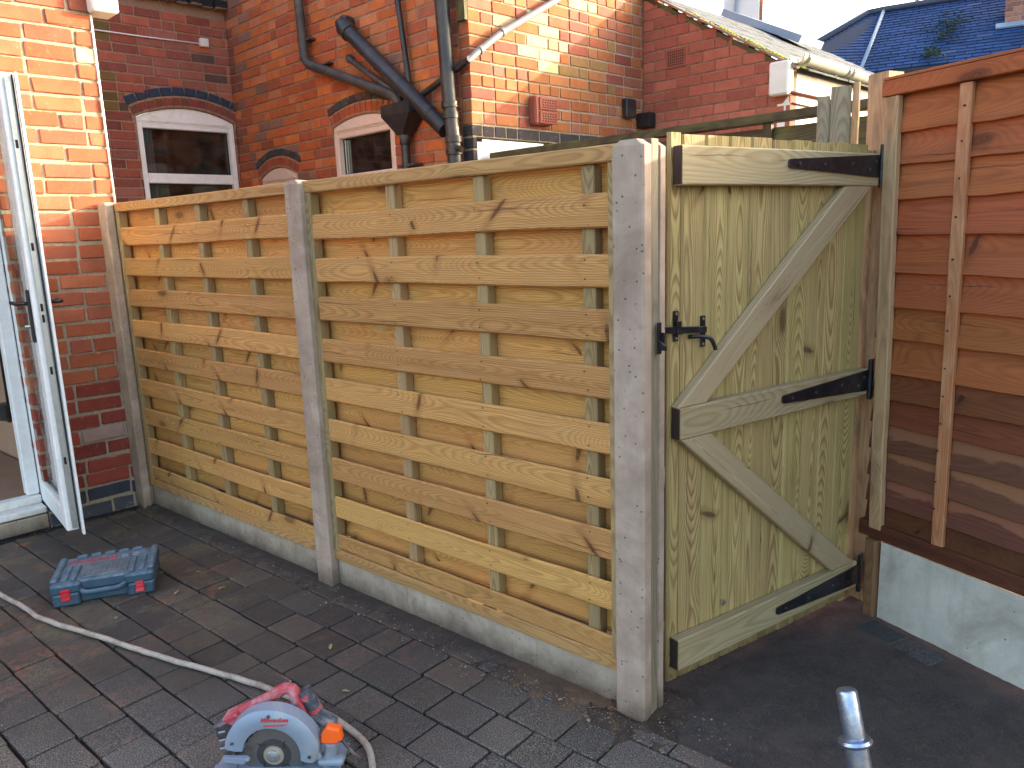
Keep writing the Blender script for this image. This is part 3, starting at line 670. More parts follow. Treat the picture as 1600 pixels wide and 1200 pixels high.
b = MB(); b.tube([P3(2.60, 4.9, .05), P3(2.735, 3.124, .05), P3(2.813, 2.556, .05), P3(2.80, 2.42, .08)], .021, 12); b.build('rainwater_pipe', M['black_pipe'], house, True, 40)
b = MB(); b.tube(bend([P3(2.88, 2.40, .06), P3(2.958, 2.447, .05), P3(3.413, 2.585, .045), P3(3.47, 2.60, .05)], .03), .023, 12); b.build('corner_pipe', M['black_pipe'], house, True, 40)
b = MB(); b.tube([P3(3.45, 2.59, .05), P4(.04, 2.662, .05), P4(.272, 2.815, .05), P4(.843, 3.117, .05), P4(1.6, 3.52, .05)], .0235, 14)
for u, z in ((.06, 2.672), (.272, 2.815)): collar(b, P4(u, z, .05), D4*.571+UP*.302, .030, .016)
b.build('waste_pipe', M['grey_pipe'], house, True, 40)
b = MB(); cz_ = 2.0; c0 = P3(2.75, 0, .0)
lv = [(2.41, .20, .005, .15), (2.33, .195, .005, .15), (2.215, .065, .02, .12), (2.19, .045, .03, .11)]
vs = []; fs = []
for (z, hw, n0, n1) in lv: vs += [P3(2.75-hw, z, n0), P3(2.75+hw, z, n0), P3(2.75+hw*.85, z, n1), P3(2.75-hw*.85, z, n1)]
for i in range(3):
    for k in range(4): fs.append([i*4+k, i*4+(k+1) % 4, (i+1)*4+(k+1) % 4, (i+1)*4+k][::-1])
fs.append([0, 1, 2, 3]); fs.append([12, 13, 14, 15][::-1]); b.add(vs, fs)
hop = b.build('hopper', M['black_pipe'], house)
b = MB(); b.tube([P3(2.755, 2.21, .07), P3(2.752, 1.5, .07), P3(2.752, .2, .07)], .033, 14); collar(b, P3(2.753, 2.15, .07), UP, .040, .03); b.build('downpipe', M['black_pipe'], house, True, 40)
b = MB(); collar(b, P3(2.753, 2.175, .07), UP, .0415, .016); b.box(P3(2.77, 1.975, .05), (.2, .09, .02), .004, M=M3); each(b, 'pipe_clip', M['old_pipe'], house, True, 40)
b = MB(); b.plank(P3(3.38, 4.9, .02), P3(3.382, 2.86, .02), .075, .03, D3); b.build('mossy_batten', M['mossy_wood'], house)
# cable and junction box
b = MB(); D2, N2 = az(A1), az(A1).cross(UP); M2 = Matrix((D2, -N2, UP)).transposed()
def P2(u, z, off): return W2O+D2*u+UP*z+N2*off
b.tube([P2(0, 3.27, .008), P2(1.2, 3.286, .008), P2(1.6, 3.288, .009), P2(2.12, 3.298, .008)], .0065, 8); b.build('cable', M['upvc'], house, True)
b = MB(); b.box(P2(2.152, 3.308, .02), (.082, .04, .075), .006, M=M2); b.build('junction_box', M['upvc_dirty'], house)
# vents and boxes on the sunlit flank
def airbrick(parent, P, D, Nn, u, z, w, h, cols, rows, proud, depth=.02, mat='terracotta', stag=False):
    Mx = Matrix((D, -Nn, UP)).transposed(); b = MB(); b.box(P(u, z, proud-depth/2), (w, depth, h), .003, M=Mx); a = b.build('air_brick', M[mat], parent); b = MB()
    for i in range(cols):
        for j in range(rows):
            uu = u-w*.42+w*.84*(i+.5+(.25 if stag and j % 2 else 0))/cols; zz = z-h*.40+h*.8*(j+.5)/rows
            b.box(P(uu, zz, proud+.0005), (w*.38/cols*1.15, .002, h*.42/rows), .0005, M=Mx)
    b.build('vent_hole', M['dark_hole'], a); return a
b = MB(); b.box(P4(.665, 2.33, .03), (.20, .075, .20), .012, M=M4); b.build('vent_cover', M['terracotta'], house)
airbrick(house, P4, D4, N4, .70, 2.375, .19, .085, 6, 4, .078, .012, stag=True); airbrick(house, P4, D4, N4, .70, 2.28, .19, .085, 6, 4, .078, .012, stag=True)
b = MB(); b.box(P4(1.745, 2.437, .03), (.135, .05, .15), .006, M=M4); b.build('socket_box', M['black_pipe'], house)
# ---- outbuilding with the low slate verge
out = thing('brick_outbuilding', (-2.9, 6.4, 0), 'low red brick outbuilding with mossy sloping verge and white gutter', 'outbuilding')
D5, N5 = az(A2), az(A2).cross(UP); M5 = Matrix((D5, -N5, UP)).transposed()
def P5(u, z, off): return C45+D5*u+UP*z+N5*off
KS = .600
brick_wall(out, C45[:2], A2, 1.31, .02, 3.5, pal_fn(((.38, .115, .08), (.40, .125, .085), (.36, .10, .07), (.42, .13, .085))), M['mortar_red'], topf=lambda z: (3.375-z)/KS-.03, seed=51, header=.06, jitter=.0006, jn=.008)
b = MB(); b.prism([(0, 3.36), (1.30, 3.36-KS*1.30), (1.30, 2.50), (0, 2.50)], D5, UP, -N5, .06, C45-N5*.02); b.build('gable_backing', M['mortar_red'], out)
airbrick(out, P5, D5, N5, .322, 2.812, .185, .15, 8, 6, .004, .02)
b = MB(); b.box(P5(1.249, 2.505, .03), (.15, .10, .235), .012, M=M5); b.build('eaves_box', M['white_render'], out)
b = MB(); b.box(P5(.03, 2.352, .05), (.2, .1, .12), .01, M=M5); b.build('meter_box', M['dark_hole'], out)
sl = Vector((D5.x, D5.y, -KS)).normalized(); sn = Vector((D5.x*KS, D5.y*KS, 1)).normalized(); c6 = C45+D5*1.307
b = MB()
r0 = C45+UP*3.375+N5*.0
rl = 1.36*math.sqrt(1+KS*KS)
for i in range(12):
    for j in range(14):
        b.box(r0+sl*(rl*(i+.5)/12)-N5*(.12+.245*j+(.12 if i % 2 else 0))+sn*(.012+.004*(i % 2)), (rl/12+.05, .238, .012), .002, M=Matrix((sl, -N5, sn)).transposed(), tint=(.10, .11, .12), jit=.002)
b.build('roof', M['slate'], out)
b = MB(); b.plank(r0-sn*.028-N5*.03, r0+sl*(rl-.03)-sn*.028-N5*.03, .06, .035, N5, .004); b.build('verge_board', M['mossy_wood'], out)
b = MB(); b.plank(r0+sn*.012+N5*.005, r0+sl*rl+sn*.010+N5*.005, .05, .018, N5, .004); b.build('verge_pointing', M['mortar_dark'], out)
b = MB(); random.seed(12)
for i in range(260):
    t = random.random()**.6; p = r0+sl*(rl*(.25+.77*t))+sn*.022-N5*random.uniform(-.02, .07)
    if random.random() < .4: p = r0+sl*(rl*random.uniform(.93, 1.0))+sn*.02-N5*random.uniform(0, 1.9)
    s = random.uniform(.008, .03); b.box(p, (s, s, s*.6), s*.3, M=Matrix.Rotation(random.uniform(0, 3), 3, 'Z'), jit=s*.15)
tag(b.build('roof_moss', M['moss'], out), kind='stuff')
D6, N6 = az(A1), az(A1).cross(UP); M6 = Matrix((D6, -N6, UP)).transposed()
def P6(u, z, off): return c6+D6*u+UP*z+N6*off
b = MB(); b.box(P6(1.7, 1.28, -.05), (3.4, .1, 2.56), .004, M=M6); b.build('side_wall', M['white_render'], out)
b = MB(); b.tube([P6(-.02, 2.403, .012), P6(2.2, 2.403, .012)], .012, 8); b.tube([P6(.02, 2.33, .01), P6(1.5, 2.31, .01)], .006, 8); b.build('copper_pipe', M['terracotta'], out, True)
b = MB(); n = 12; vs = []; fs = []
gz = lambda u: 2.655-.012*u
for (u, rr) in ((-.02, .062), (3.3, .062)):
    for k in range(n+1): a = math.pi+math.pi*k/n; vs.append(P6(u, gz(u)+rr*math.sin(a), .055+rr*math.cos(a)))
    for k in range(n+1): a = math.pi+math.pi*k/n; vs.append(P6(u, gz(u)+(rr-.006)*math.sin(a)+.001, .055+(rr-.006)*math.cos(a)))
m_ = n+1
for k in range(n): fs += [[k, k+1, 2*m_+k+1, 2*m_+k], [m_+k, 3*m_+k, 3*m_+k+1, m_+k+1], [k, m_+k, m_+k+1, k+1]]
b.add(vs, fs); gut = b.build('gutter', plain('weathered grey gutter', (.42, .42, .36), .6, dirt=(.20, .20, .15), dirt_amt=.5), out, True, 40)
for u in (.05, .78, .86, 2.0):
    b = MB(); pts = [P6(u, gz(u)+.066*math.sin(math.pi+math.pi*k/10), .055+.066*math.cos(math.pi+math.pi*k/10)) for k in range(11)]; b.tube(pts, .006, 6); b.tube([p+D6*.02 for p in pts], .006, 6)
    b.build('gutter_bracket', M['steel'], gut, True)
b = MB(); b.box(P6(1.75, 2.60, -.0), (3.3, .02, .10), .003, M=M6); b.build('soffit_board', M['old_pipe'], out)
# ---- chimney and roof beyond it
ch = thing('chimney_stack', (-4.2, 9.15, 0), 'white rendered chimney stack with a brick edge above the outbuilding', 'chimney')
b = MB(); b.box((-4.22, 9.30, 2.6), (.40, .40, 3.6), .01, M=Matrix.Rotation(R_(24), 3, 'Z')); b.build('shaft', M['white_render'], ch)
brick_wall(ch, (-4.045, 9.175), 24, .13, 3.3, 4.8, pal_fn(((.52, .22, .12), (.48, .18, .10))), M['mortar_light'], seed=61, name='brick_edge')
b = MB(); b.tube([Vector((-4.19, 9.07, 3.55)), Vector((-4.17, 9.07, 4.6))], .022, 10); b.build('flue_pipe', M['lead'], ch, True, 40)
b = MB(); b.plank((-4.25, 9.0, 3.79), (-3.95, 9.12, 3.60), .1, .03, (0, 0, 1)); b.plank((-4.9, 8.9, 3.95), (-4.1, 9.0, 3.76), .02, .02, (0, 0, 1)); b.build('lead_flashing', M['lead'], ch)
b = MB(); b.plank((-3.80, 8.2, 3.62), (-2.95, 8.13, 3.20), .5, .07, (.1, 1, 0)); tag(b.build('dark_roof_edge', M['lead']), 'dark grey coping on the low roof behind the mossy verge', 'roof edge')

# ---- slate roofed house in the distance
far = thing('slate_house', (-3.2, 17, 0), 'distant brick house with a big blue slate roof and chimney', 'house')
E1, E5, E4, K2, K3, K6 = [Vector(p) for p in ((-4.59, 15.04, 4), (2.5, 16.6, 4), (-5.81, 13.82, 4), (-5.04, 17.87, 5.6), (-5.36, 17.86, 5.6), (3.2, 19.5, 5.6))]
random.seed(70)
def slate_face(a, b_, c, d, nrow, wid, name):
    """eave a-b_, ridge d-c (a below d)"""
    m = MB(); m.add([a, b_, c, d], [[0, 1, 2, 3]], tint=(.02, .03, .06))
    nrm = (b_-a).cross(d-a).normalized(); nrm = nrm if nrm.z > 0 else -nrm
    for r in range(nrow):
        t0, t1 = r/nrow, (r+1.12)/nrow; L0, R0 = a.lerp(d, t0), b_.lerp(c, t0); L1, R1 = a.lerp(d, min(1, t1)), b_.lerp(c, min(1, t1))
        n = max(1, int((R0-L0).length/wid)); off = .5*(r % 2)
        for i in range(-1, n):
            s0, s1 = max(0, (i+off+.03)/n), min(1, (i+1+off-.03)/n)
            if s1 <= s0: continue
            k = random.uniform(.75, 1.25); q = [L0.lerp(R0, s0), L0.lerp(R0, s1), L1.lerp(R1, s1), L1.lerp(R1, s0)]
            lift = [.026, .026, .010, .010]; top = [p+nrm*(l+random.uniform(0, .006)) for p, l in zip(q, lift)]; bot = [p+nrm*.002 for p in q]
            c0 = (.016*k, .046*k, .135*k)
            if random.random() < .015: c0 = (.05, .08, .15)
            m.add(top+bot, [[0, 1, 2, 3], [0, 4, 5, 1], [1, 5, 6, 2], [2, 6, 7, 3], [3, 7, 4, 0]], None, k, c0)
    return m.build(name, M['slate'], far)
slate_face(E1, E5, K6, K2, 22, .26, 'roof'); slate_face(E4, E1, K2, K3, 22, .26, 'roof')
b = MB(); b.tube([E1+UP*.04, K2+UP*.05], .035, 8); b.build('hip_flashing', M['lead'], far, True)
b = MB(); b.tube([E4+UP*.04, K3+UP*.05, K2+UP*.06, K6+UP*.05], .07, 8); b.build('ridge_tile', M['blue_brick'], far, True)
b = MB(); b.plank(E1+Vector((.1, -.02, -.06)), E5+Vector((0, -.02, -.06)), .1, .06, UP); b.plank(E4+UP*-.06, E1+UP*-.06, .1, .06, UP); b.build('gutter', M['seal'], far)
dE = (E5-E1).normalized(); azE = math.degrees(math.atan2(dE.y, dE.x))
brick_wall(far, (E1+Vector((.25, .3, 0)))[:2], azE, 4.5, 2.2, 3.95, pal_fn(((.26, .13, .13), (.30, .15, .14), (.22, .11, .12))), M['mortar_dark'], seed=71)
b = MB(); b.box((-.9, 18.2, 2), (7.2, 3.2, 3.8), .01, M=Matrix.Rotation(R_(azE), 3, 'Z')); b.box((-4.9, 16.5, 1.9), (.9, 2.6, 3.7), .01, M=Matrix.Rotation(R_(20), 3, 'Z')); b.build('inner_wall', M['white_render'], far)
chx = Vector((-2.70, 16.72, 0)); brick_wall(far, (chx.x, chx.y), azE, 1.1, 4.7, 7.4, pal_fn(((.34, .13, .10), (.38, .17, .12), (.30, .12, .10))), M['mortar_light'], seed=72, name='chimney', depth=.1)
b = MB(); b.box(chx+dE*.55+Vector((-dE.y, dE.x, 0))*.32+UP*5.85, (1.08, .42, 3.1), .01, M=Matrix.Rotation(R_(azE), 3, 'Z')); b.build('chimney_core', M['terracotta'], far)
b = MB(); b.plank(chx+Vector((-.12, -.10, 4.72)), chx+dE*1.2+Vector((0, -.10, 4.72)), .20, .03, (0, .86, .5)); b.build('lead_apron', M['lead'], far)
b = MB(); random.seed(77)
for i in range(240):
    cxm, czm, sx, sz = random.choice(((-3.62, .60, .16, .12), (-3.55, .42, .10, .10), (-3.58, .14, .08, .07)))
    u = random.gauss(0, sx); t = czm+random.gauss(0, sz*.7); t = max(.03, min(.9, t)); p = E1.lerp(K2, t); x = cxm+.45*(0)+u; q = p+dE*(x-p.x)/dE.x
    s = random.uniform(.02, .05); b.box(q+Vector((0, -.02, .07)), (s, s, s*.5), s*.3, jit=s*.2)
tag(b.build('roof_moss', plain('dark green roof moss', (.022, .045, .028), .95), far), kind='stuff')
# bare tree behind the slate roof
tr = thing('bare_tree', (-5.0, 21.5, 0), 'bare winter tree whose top twigs show above the slate roof ridge', 'tree')
b = MB(); random.seed(3); b.tube([(-5.0, 21.5, 0), (-4.95, 21.5, 3), (-5.0, 21.45, 5.4)], .2, 10, radii=[.22, .17, .10]); b.build('trunk', M['bark'], tr, True)
b = MB()
def grow(p, d, L, r, n):
    q = p+d*L; b.tube([p, p.lerp(q, .5)+Vector([random.uniform(-.03, .03) for _ in range(3)]), q], r, 5, radii=[r, r*.85, r*.6])
    if n:
        for _ in range(3): grow(p.lerp(q, random.uniform(.55, 1)), (d+Vector([random.uniform(-.6, .6), random.uniform(-.6, .6), random.uniform(-.15, .5)])).normalized(), L*random.uniform(.55, .8), r*.55, n-1)
for k in range(5): grow(Vector((-5.0, 21.45, 5.3)), Vector((random.uniform(-.6, .8), random.uniform(-.4, .4), random.uniform(.4, .9))).normalized(), .62, .045, 4)
b.build('crown', M['bark'], tr)

# ------------------------------------------------------------------ extension with the open door (left)
ext = thing('brick_extension', (-4.6, 1.0, 0), 'sunlit orange brick extension wall beside the open white door', 'building')
PE = Vector((-4.377, 1.86, 0)); PO = PE-az(A1)*3.4; uD0, uD1 = 1.75, 2.868; DP, NP = az(A1), az(A1).cross(UP); MP = Matrix((DP, -NP, UP)).transposed()
def PP(u, z, off): return PO+DP*u+UP*z+NP*off
def ppal(u, z):
    if z < .18: c = random.choice(((.05, .06, .085), (.07, .075, .09))); k = random.uniform(.8, 1.2)
    elif z < .75: c = random.choice(((.27, .055, .04), (.31, .065, .045), (.24, .05, .04))); k = random.uniform(.8, 1.15)
    else: c = random.choice(((.38, .112, .055), (.36, .098, .048), (.40, .13, .07), (.35, .105, .062))); k = random.uniform(.85, 1.12)
    return tuple(x*k for x in c)
def psp(u, z):
    if abs(u-3.36) < .07 and abs(z-2.40) < CH*.5: return (.60, .50, .30)
    if .4 < z < .48 and 3.05 < u < 3.2: return (.36, .25, .22)
brick_wall(ext, PO[:2], A1, 3.4, 0, 4.2, ppal, M['mortar_light'], ((uD0, uD1, .0, 2.28),), (), special=psp, seed=81, header=.12, depth=.16, phase=.04, jitter=.0034, jn=.013)
b = MB(); b.box(PP((uD0+uD1)/2, 2.36, -.12), (uD1-uD0+.2, .06, .15), .01, M=MP); b.build('lintel', M['concrete_board'], ext)
b = MB(); b.box((-6.0, 1.70, 2.1), (3.0, .30, 4.2), .004); b.box((-4.52+.0, 1.62, 2.1), (.10, .40, 4.2), .004, M=Matrix.Rotation(R_(-4.7), 3, 'Z')); b.build('inner_wall', M['plaster'], ext)
b = MB(); b.box((-6.1, .2, .07), (3.0, 2.66, .14), .004); b.build('floor', M['screed'], ext)
b = MB(); b.box((-7.55, .3, 1.3), (.1, 3.0, 2.6), .004); b.box((-6.1, .2, 2.55), (3.0, 3.0, .1), .004); b.build('room_shell', M['plaster'], ext)
b = MB(); b.box(PP((uD0+uD1)/2, .105, -.08), (uD1-uD0-.01, .15, .035), .006, M=MP); b.box(PP((uD0+uD1)/2, .145, -.12), (uD1-uD0-.01, .07, .045), .006, M=MP); b.build('sill', M['upvc_dirty'], ext)
b = MB(); b.box(PP((uD0+uD1)/2, .04, -.05), (uD1-uD0-.01, .09, .08), .006, M=MP); b.build('threshold_base', M['concrete_board'], ext)
b = MB(); b.box(PP(uD1-.035, 1.2, -.145), (.06, .07, 2.06), .006, M=MP); b.box(PP(uD0+.035, 1.2, -.145), (.06, .07, 2.06), .006, M=MP); b.box(PP((uD0+uD1)/2, 2.245, -.145), (uD1-uD0-.01, .07, .06), .006, M=MP); b.build('door_frame', M['upvc'], ext)
b = MB(); random.seed(8); b.box(PP(2.9, -.012, .035), (3.0, .06, .02), .003, M=MP)
for i in range(150): b.box(PP(1.5+.0125*i, .001, .035+random.uniform(-.008, .008)), (.006, .05, .012), .002, M=MP, jit=.001)
b.build('drain_grate', M['seal'], ext)
b = MB(); b.tube([PP(3.396, 1.69, .004), PP(3.396, 2.63, .004)], .006, 6); b.build('cable', M['upvc'], ext, True)
b = MB(); b.box(PP(3.45, 2.79, .0), (.13, .16, .30), .01, M=MP); b.build('eaves_box', M['white_render'], ext)
b = MB(); b.tube([(-5.40, 1.50, .45), (-5.385, 1.50, 1.4)], .014, 10); b.build('riser_pipe', M['black_pipe'], ext, True); b = MB(); b.tube([(-5.43, 1.48, .43), (-5.43, 1.48, .53)], .045, 14); b.tube([(-5.52, 1.47, .435), (-5.33, 1.47, .435)], .012, 8); b.build('pipe_valve', M['black_pipe'], ext, True, 40)
# door leaf: local frame, x from hinge to lock, y away from the camera side
leaf = thing('open_door', (-4.575, 1.345, .13), 'white glazed door leaf standing open with black lever handles', 'door', local=True, rz=R_(-9.2))
LW, LT, LH = .69, .066, 2.075
b = MB()
for x in (.045, LW-.05): b.box((x, LT/2, LH/2), (.09, LT, LH), .006, axis=2)
for z, hh in ((.055, .11), (LH-.045, .09)): b.box((LW/2-.0025, LT/2, z), (LW-.187, LT-.002, hh), .006)
fr = b.build('leaf_frame', M['upvc'], leaf)
b = MB(); b.box((LW/2, LT/2, LH/2), (LW-.19, .008, LH-.2), .001); b.build('glass_pane', M['glass'], leaf)
b = MB()
for x in (.096, LW-.101): b.box((x, .012, LH/2), (.012, .018, LH-.2), .003)
for z in (.118, LH-.097): b.box((LW/2, .012, z), (LW-.2, .018, .014), .003)
b.build('glazing_bead', M['upvc_dirty'], leaf)
b = MB(); b.box((LW+.0055, LT*.50, LH/2), (.008, .022, LH-.03), .001); st = b.build('lock_strip', M['steel'], leaf)
b = MB()
for z in (.35, .78, 1.02, 1.07, 1.34, 1.78): b.box((LW+.0105, LT*.5, z), (.004, .010, .035), .001)
each(b, 'keep_hole', M['dark_hole'], st)
b = MB(); b.box((LW+.004, LT*.80, LH/2), (.006, .007, LH-.01), .001); b.build('weather_seal', M['seal'], leaf)
b = MB(); b.box((LW+.016, LT-.002, LH/2-.01), (.034, .011, LH+.02), .002); b.build('leaf_flange', M['upvc'], leaf)
for s, y in ((-1, -.001), (1, LT+.005)):
    b = MB(); b.box((LW-.05, y+s*.006, 1.03), (.028, .012, .24), .004); hp = b.build('handle', M['iron'], leaf)
    b = MB(); b.tube(bend([(LW-.05, y+s*.01, 1.09), (LW-.05, y+s*.055, 1.09), (LW-.17, y+s*.058, 1.09)], .015), .0095, 10); b.build('lever', M['iron'], hp, True)
b = MB(); b.tube([(LW-.05, -.004, .985), (LW-.05, -.035, .985)], .008, 10); b.build('key', M['screw'], leaf, True)

# ------------------------------------------------------------------ concrete posts, gravel boards, woven panels
def post_mesh(sx=1):
    """slotted concrete post, local origin at the front left foot"""
    w, d, h = .100, .120, 1.672; sl, a0, a1 = .020, .040, .088
    prof = [(.006, 0), (w-.006, 0), (w, .006), (w, a0), (w-sl, a0+.004), (w-sl, a1-.004), (w, a1), (w, d-.006), (w-.006, d), (.006, d), (0, d-.006), (0, a1), (sl, a1-.004), (sl, a0+.004), (0, a0), (0, .006)]
    b = MB(); n = len(prof); vs = []; zs = [-.3]+[h*i/14 for i in range(15)]
    random.seed(6)
    for z in zs:
        for (x, y) in prof: vs.append((x+mnoise.noise(Vector((x*20, y*20, z*9)))*.0012, y+mnoise.noise(Vector((x*20+7, y*20, z*9)))*.0012, z))
    fs = [[i*n+k, i*n+(k+1) % n, (i+1)*n+(k+1) % n, (i+1)*n+k] for i in range(len(zs)-1) for k in range(n)]
    o = len(vs); top = len(zs)-1
    for (x, y) in prof: vs.append((w/2+(x-w/2)*.55, y*.9+.006, h+.016))
    fs += [[top*n+k, top*n+(k+1) % n, o+(k+1) % n, o+k] for k in range(n)]; fs.append([o+k for k in range(n)])
    b.add(vs, fs); return b
pm = post_mesh(); p1 = pm.build('concrete_post', M['concrete_post'])
base = p1.location.copy(); FY = 1.79
posts = [(-4.392, FY-.022, 'slotted concrete fence post standing against the brick extension wall'), (-2.693, FY, 'slotted concrete fence post between the two woven panels'), (-1.170, FY, 'pinkish concrete end post nearest the gate')]
for i, (x, y, lab) in enumerate(posts):
    o = p1 if i == 0 else p1.copy()
    if i: COL.objects.link(o)
    o.location = base+Vector((x, y, 0)); tag(o, lab, 'fence post', 'concrete posts of the new fence')
def gravel(x0, x1, lab, seed):
    random.seed(seed); b = MB(); n = 30; b.plank((x0, FY+.064, .052), (x1, FY+.064, .052), .146, .042, UP, .005, seg=n, edge=.001)
    for xx in (x0+.45, x1-.36): b.box((xx, FY+.0425, .05), (.004, .003, .13), .001)
    return tag(b.build('gravel_board', M['concrete_board']), lab, 'gravel board', 'gravel boards under the woven panels')
gravel(-4.31, -2.675, 'concrete gravel board under the far panel by the brick wall', 1); gravel(-2.61, -1.152, 'concrete gravel board under the nearer panel beside the end post', 2)
TOPS = [1.555, 1.393, 1.236, 1.070, .906, .743, .580, .411]
def woven_panel(x0, x1, batx, lab, seed):
    random.seed(seed); y0 = FY+.044
    root = thing('woven_fence_panel', ((x0+x1)/2, y0+.02, .12), lab, 'fence panel', 'woven timber panels of the new fence')
    b = MB(); b.plank((x0, y0+.004, 1.661), (x1, y0+.004, 1.661), .046, .044, UP, .004, seg=10, wob=.001, tint=(1, 1, 1)); b.build('top_rail', M['frame_wood'], root)
    b = MB(); b.plank((x0, y0+.006, .148), (x1, y0+.006, .148), .046, .044, UP, .004, seg=10, wob=.001); b.build('bottom_rail', M['frame_wood'], root)
    for x in (x0+.028, x1-.028):
        b = MB(); b.plank((x, y0+.004, .1715), (x, y0+.004, 1.637), .040, .044, (1, 0, 0), .003, seg=4); b.build('stile', M['batten_wood'], root)
    f = MB()
    for i, zt in enumerate(TOPS):
        zt += random.gauss(0, .002); tl = random.gauss(0, .0018)
        f.plank((x0+.050, y0-.009, zt-.047-tl), (x1-.02, y0-.009, zt-.047+tl), .094+random.gauss(0, .001), 0.014, Vector((0, random.gauss(-.02, .035), 1)), .0055, seg=26, bow=-random.uniform(0, .004), wob=random.uniform(.001, .003), edge=.0022)
    f.plank((x0+.050, y0-.009, .213), (x1-.02, y0-.009, .203), .066, .013, UP, .004, seg=26, wob=.002, edge=.004)
    fs_ = f.build('front_slats', M['fence_wood'], root)
    k = MB(); zt = 1.645
    for i in range(9):
        k.plank((x0+.006, y0+.046, zt-.05), (x1-.02, y0+.046, zt-.05+random.gauss(0, .002)), .146, .012, UP, .004, seg=10, wob=.001, edge=.001, tint=(1.14, 1.08, 1.0)); zt -= .1635
    k.build('back_slats', M['fence_wood'], root)
    for x in batx:
        b = MB(); b.plank((x, y0+.0185, .172), (x+random.gauss(0, .002), y0+.0185, 1.637), .045, .040, (1, 0, 0), .003, seg=4); b.build('batten', M['batten_wood'], root)
    b = MB()
    for zt in TOPS:
        for x in batx:
            for dz in (-.018, -.076): b.box((x+random.gauss(0, .006), y0-.0168, zt+dz+random.gauss(0, .004)), (.0045, .002, .0045), .001)
    each(b, 'nail_head', M['dark_hole'], fs_)
    return root
woven_panel(-4.305, -2.675, (-3.865, -3.465, -3.055), 'woven pine fence panel nearer the open door, paler and streaked', 11)
woven_panel(-2.61, -1.152, (-2.112, -1.695, -1.275), 'larger looking woven pine fence panel beside the gate end post', 12)
# timber let into the slots facing the gate
b = MB(); b.plank((-1.087, FY+.063, 0), (-1.087, FY+.063, 1.69), .043, .028, (0, 1, 0), .004, seg=8); o = tag(b.build('slot_infill_batten', M['infill_wood']), 'grey green timber batten let into the end post slot', 'batten')

# ------------------------------------------------------------------ gate: local frame, x = along the gate, -y faces the camera
GO = (-1.095, 1.997, 0)
gate = thing('garden_gate', GO, 'tall green treated timber gate with Z bracing and black strap hinges', 'gate', local=True, rz=R_(74.6))
random.seed(15); b = MB(); u = -.018; ws = [.052, .098, .102, .10, .099, .101, .10, .098, .10, .118]; tot = sum(ws); 
for i, w in enumerate(ws):
    w *= .966/tot
    b.plank((u+w/2, .010, .035+random.uniform(-.003, .003)), (u+w/2, .010, 1.716+random.gauss(0, .0015)), w-.0025, .018, (1, 0, 0), .0062, seg=6, bow=random.gauss(0, .0006))
    # shallow centre groove that tongue and groove boards carry
    u += w
b.build('board_panel', M['gate_wood'], gate)
def rail(z0, z1, x0=-.004, x1=.952, y=-.036, seed=0):
    random.seed(seed); b = MB(); zc = (z0+z1)/2; b.plank((x0, y/2+.0005, zc), (x1, y/2+.0005, zc), z1-z0, -y, UP, .004, seg=8, wob=.0006)
    r = b.build('rail', M['rail_wood'], gate)
    b = MB(); b.box((x0-.0015, y/2+.0005, zc), (.003, -y-.004, z1-z0-.005), .001); b.build('rail_end', M['endgrain'], r); return r
rail(1.574, 1.682, seed=1); rail(.838, .935, seed=26); rail(.088, .192, seed=3)
def brace(q, seed):
    """q = four corners (u,z): two at one end, two at the other, going round"""
    random.seed(seed); b = MB(); P = [Vector((x, -.0335, z)) for x, z in q]; Q = [Vector((x, .0002, z)) for x, z in q]
    ax = (((P[2]+P[3])-(P[0]+P[1]))/2).normalized(); wd = Vector((-ax.z, 0, ax.x)); c = sum(P, Vector())/4
    g = [((p-c).dot(ax), (p-c).dot(wd), p.y) for p in P+Q]
    fs = [[0, 1, 2, 3], [7, 6, 5, 4], [0, 4, 5, 1], [1, 5, 6, 2], [2, 6, 7, 3], [3, 7, 4, 0]]
    n = (P[1]-P[0]).cross(P[2]-P[1])
    if n.y > 0: fs = [f[::-1] for f in fs]
    b.add(P+Q, fs, g, random.random()); o = b.build('brace', M['brace_wood'], gate)
    md = o.modifiers.new('bevel', 'BEVEL'); md.width = .004; md.segments = 1; return o
brace([(.770, 1.5735), (.925, 1.5735), (.108, .9355), (-.012, .9355)], 4)
brace([(.002, .8375), (.134, .8375), (.935, .1925), (.800, .1925)], 5)
def hinge(zc, tip, tilt=0, seed=0):
    random.seed(seed); b = MB(); x1 = .957; h0, h1 = .0135, .038; pts = [(tip+.008, zc-h0), (x1, zc-h1), (x1, zc+h1), (tip+.008, zc+h0), (tip+.001, zc+.008), (tip+.001, zc-.008)]
    b.prism(pts, (1, 0, 0), (0, 0, 1), (0, -1, 0), .0055, (0, -.0362, 0), .0015); st = b.build('hinge', M['iron'], gate)
    b = MB()
    for t, dz in ((.10, 0), (.36, 0), (.66, .004), (.86, -.012), (.93, .014)):
        b.tube([(tip+(x1-tip)*t, -.0412, zc+dz), (tip+(x1-tip)*t, -.0450, zc+dz)], .0055, 10)
    each(b, 'screw', M['worn_iron'], st)
    b = MB(); b.tube([(x1+.006, -.040, zc-.072), (x1+.006, -.040, zc+.072)], .0085, 12); b.tube([(x1+.006, -.040, zc-.035), (x1+.006, -.040, zc+.035)], .0105, 12); b.build('hinge_pin', M['iron'], st, True, 40)
    b = MB(); b.box((x1+.024, -.033, zc), (.026, .005, .146), .001); b.build('hinge_plate', M['iron'], st)
hinge(1.640, .455, seed=1); hinge(.893, .462, seed=2); hinge(.140, .470, seed=3)
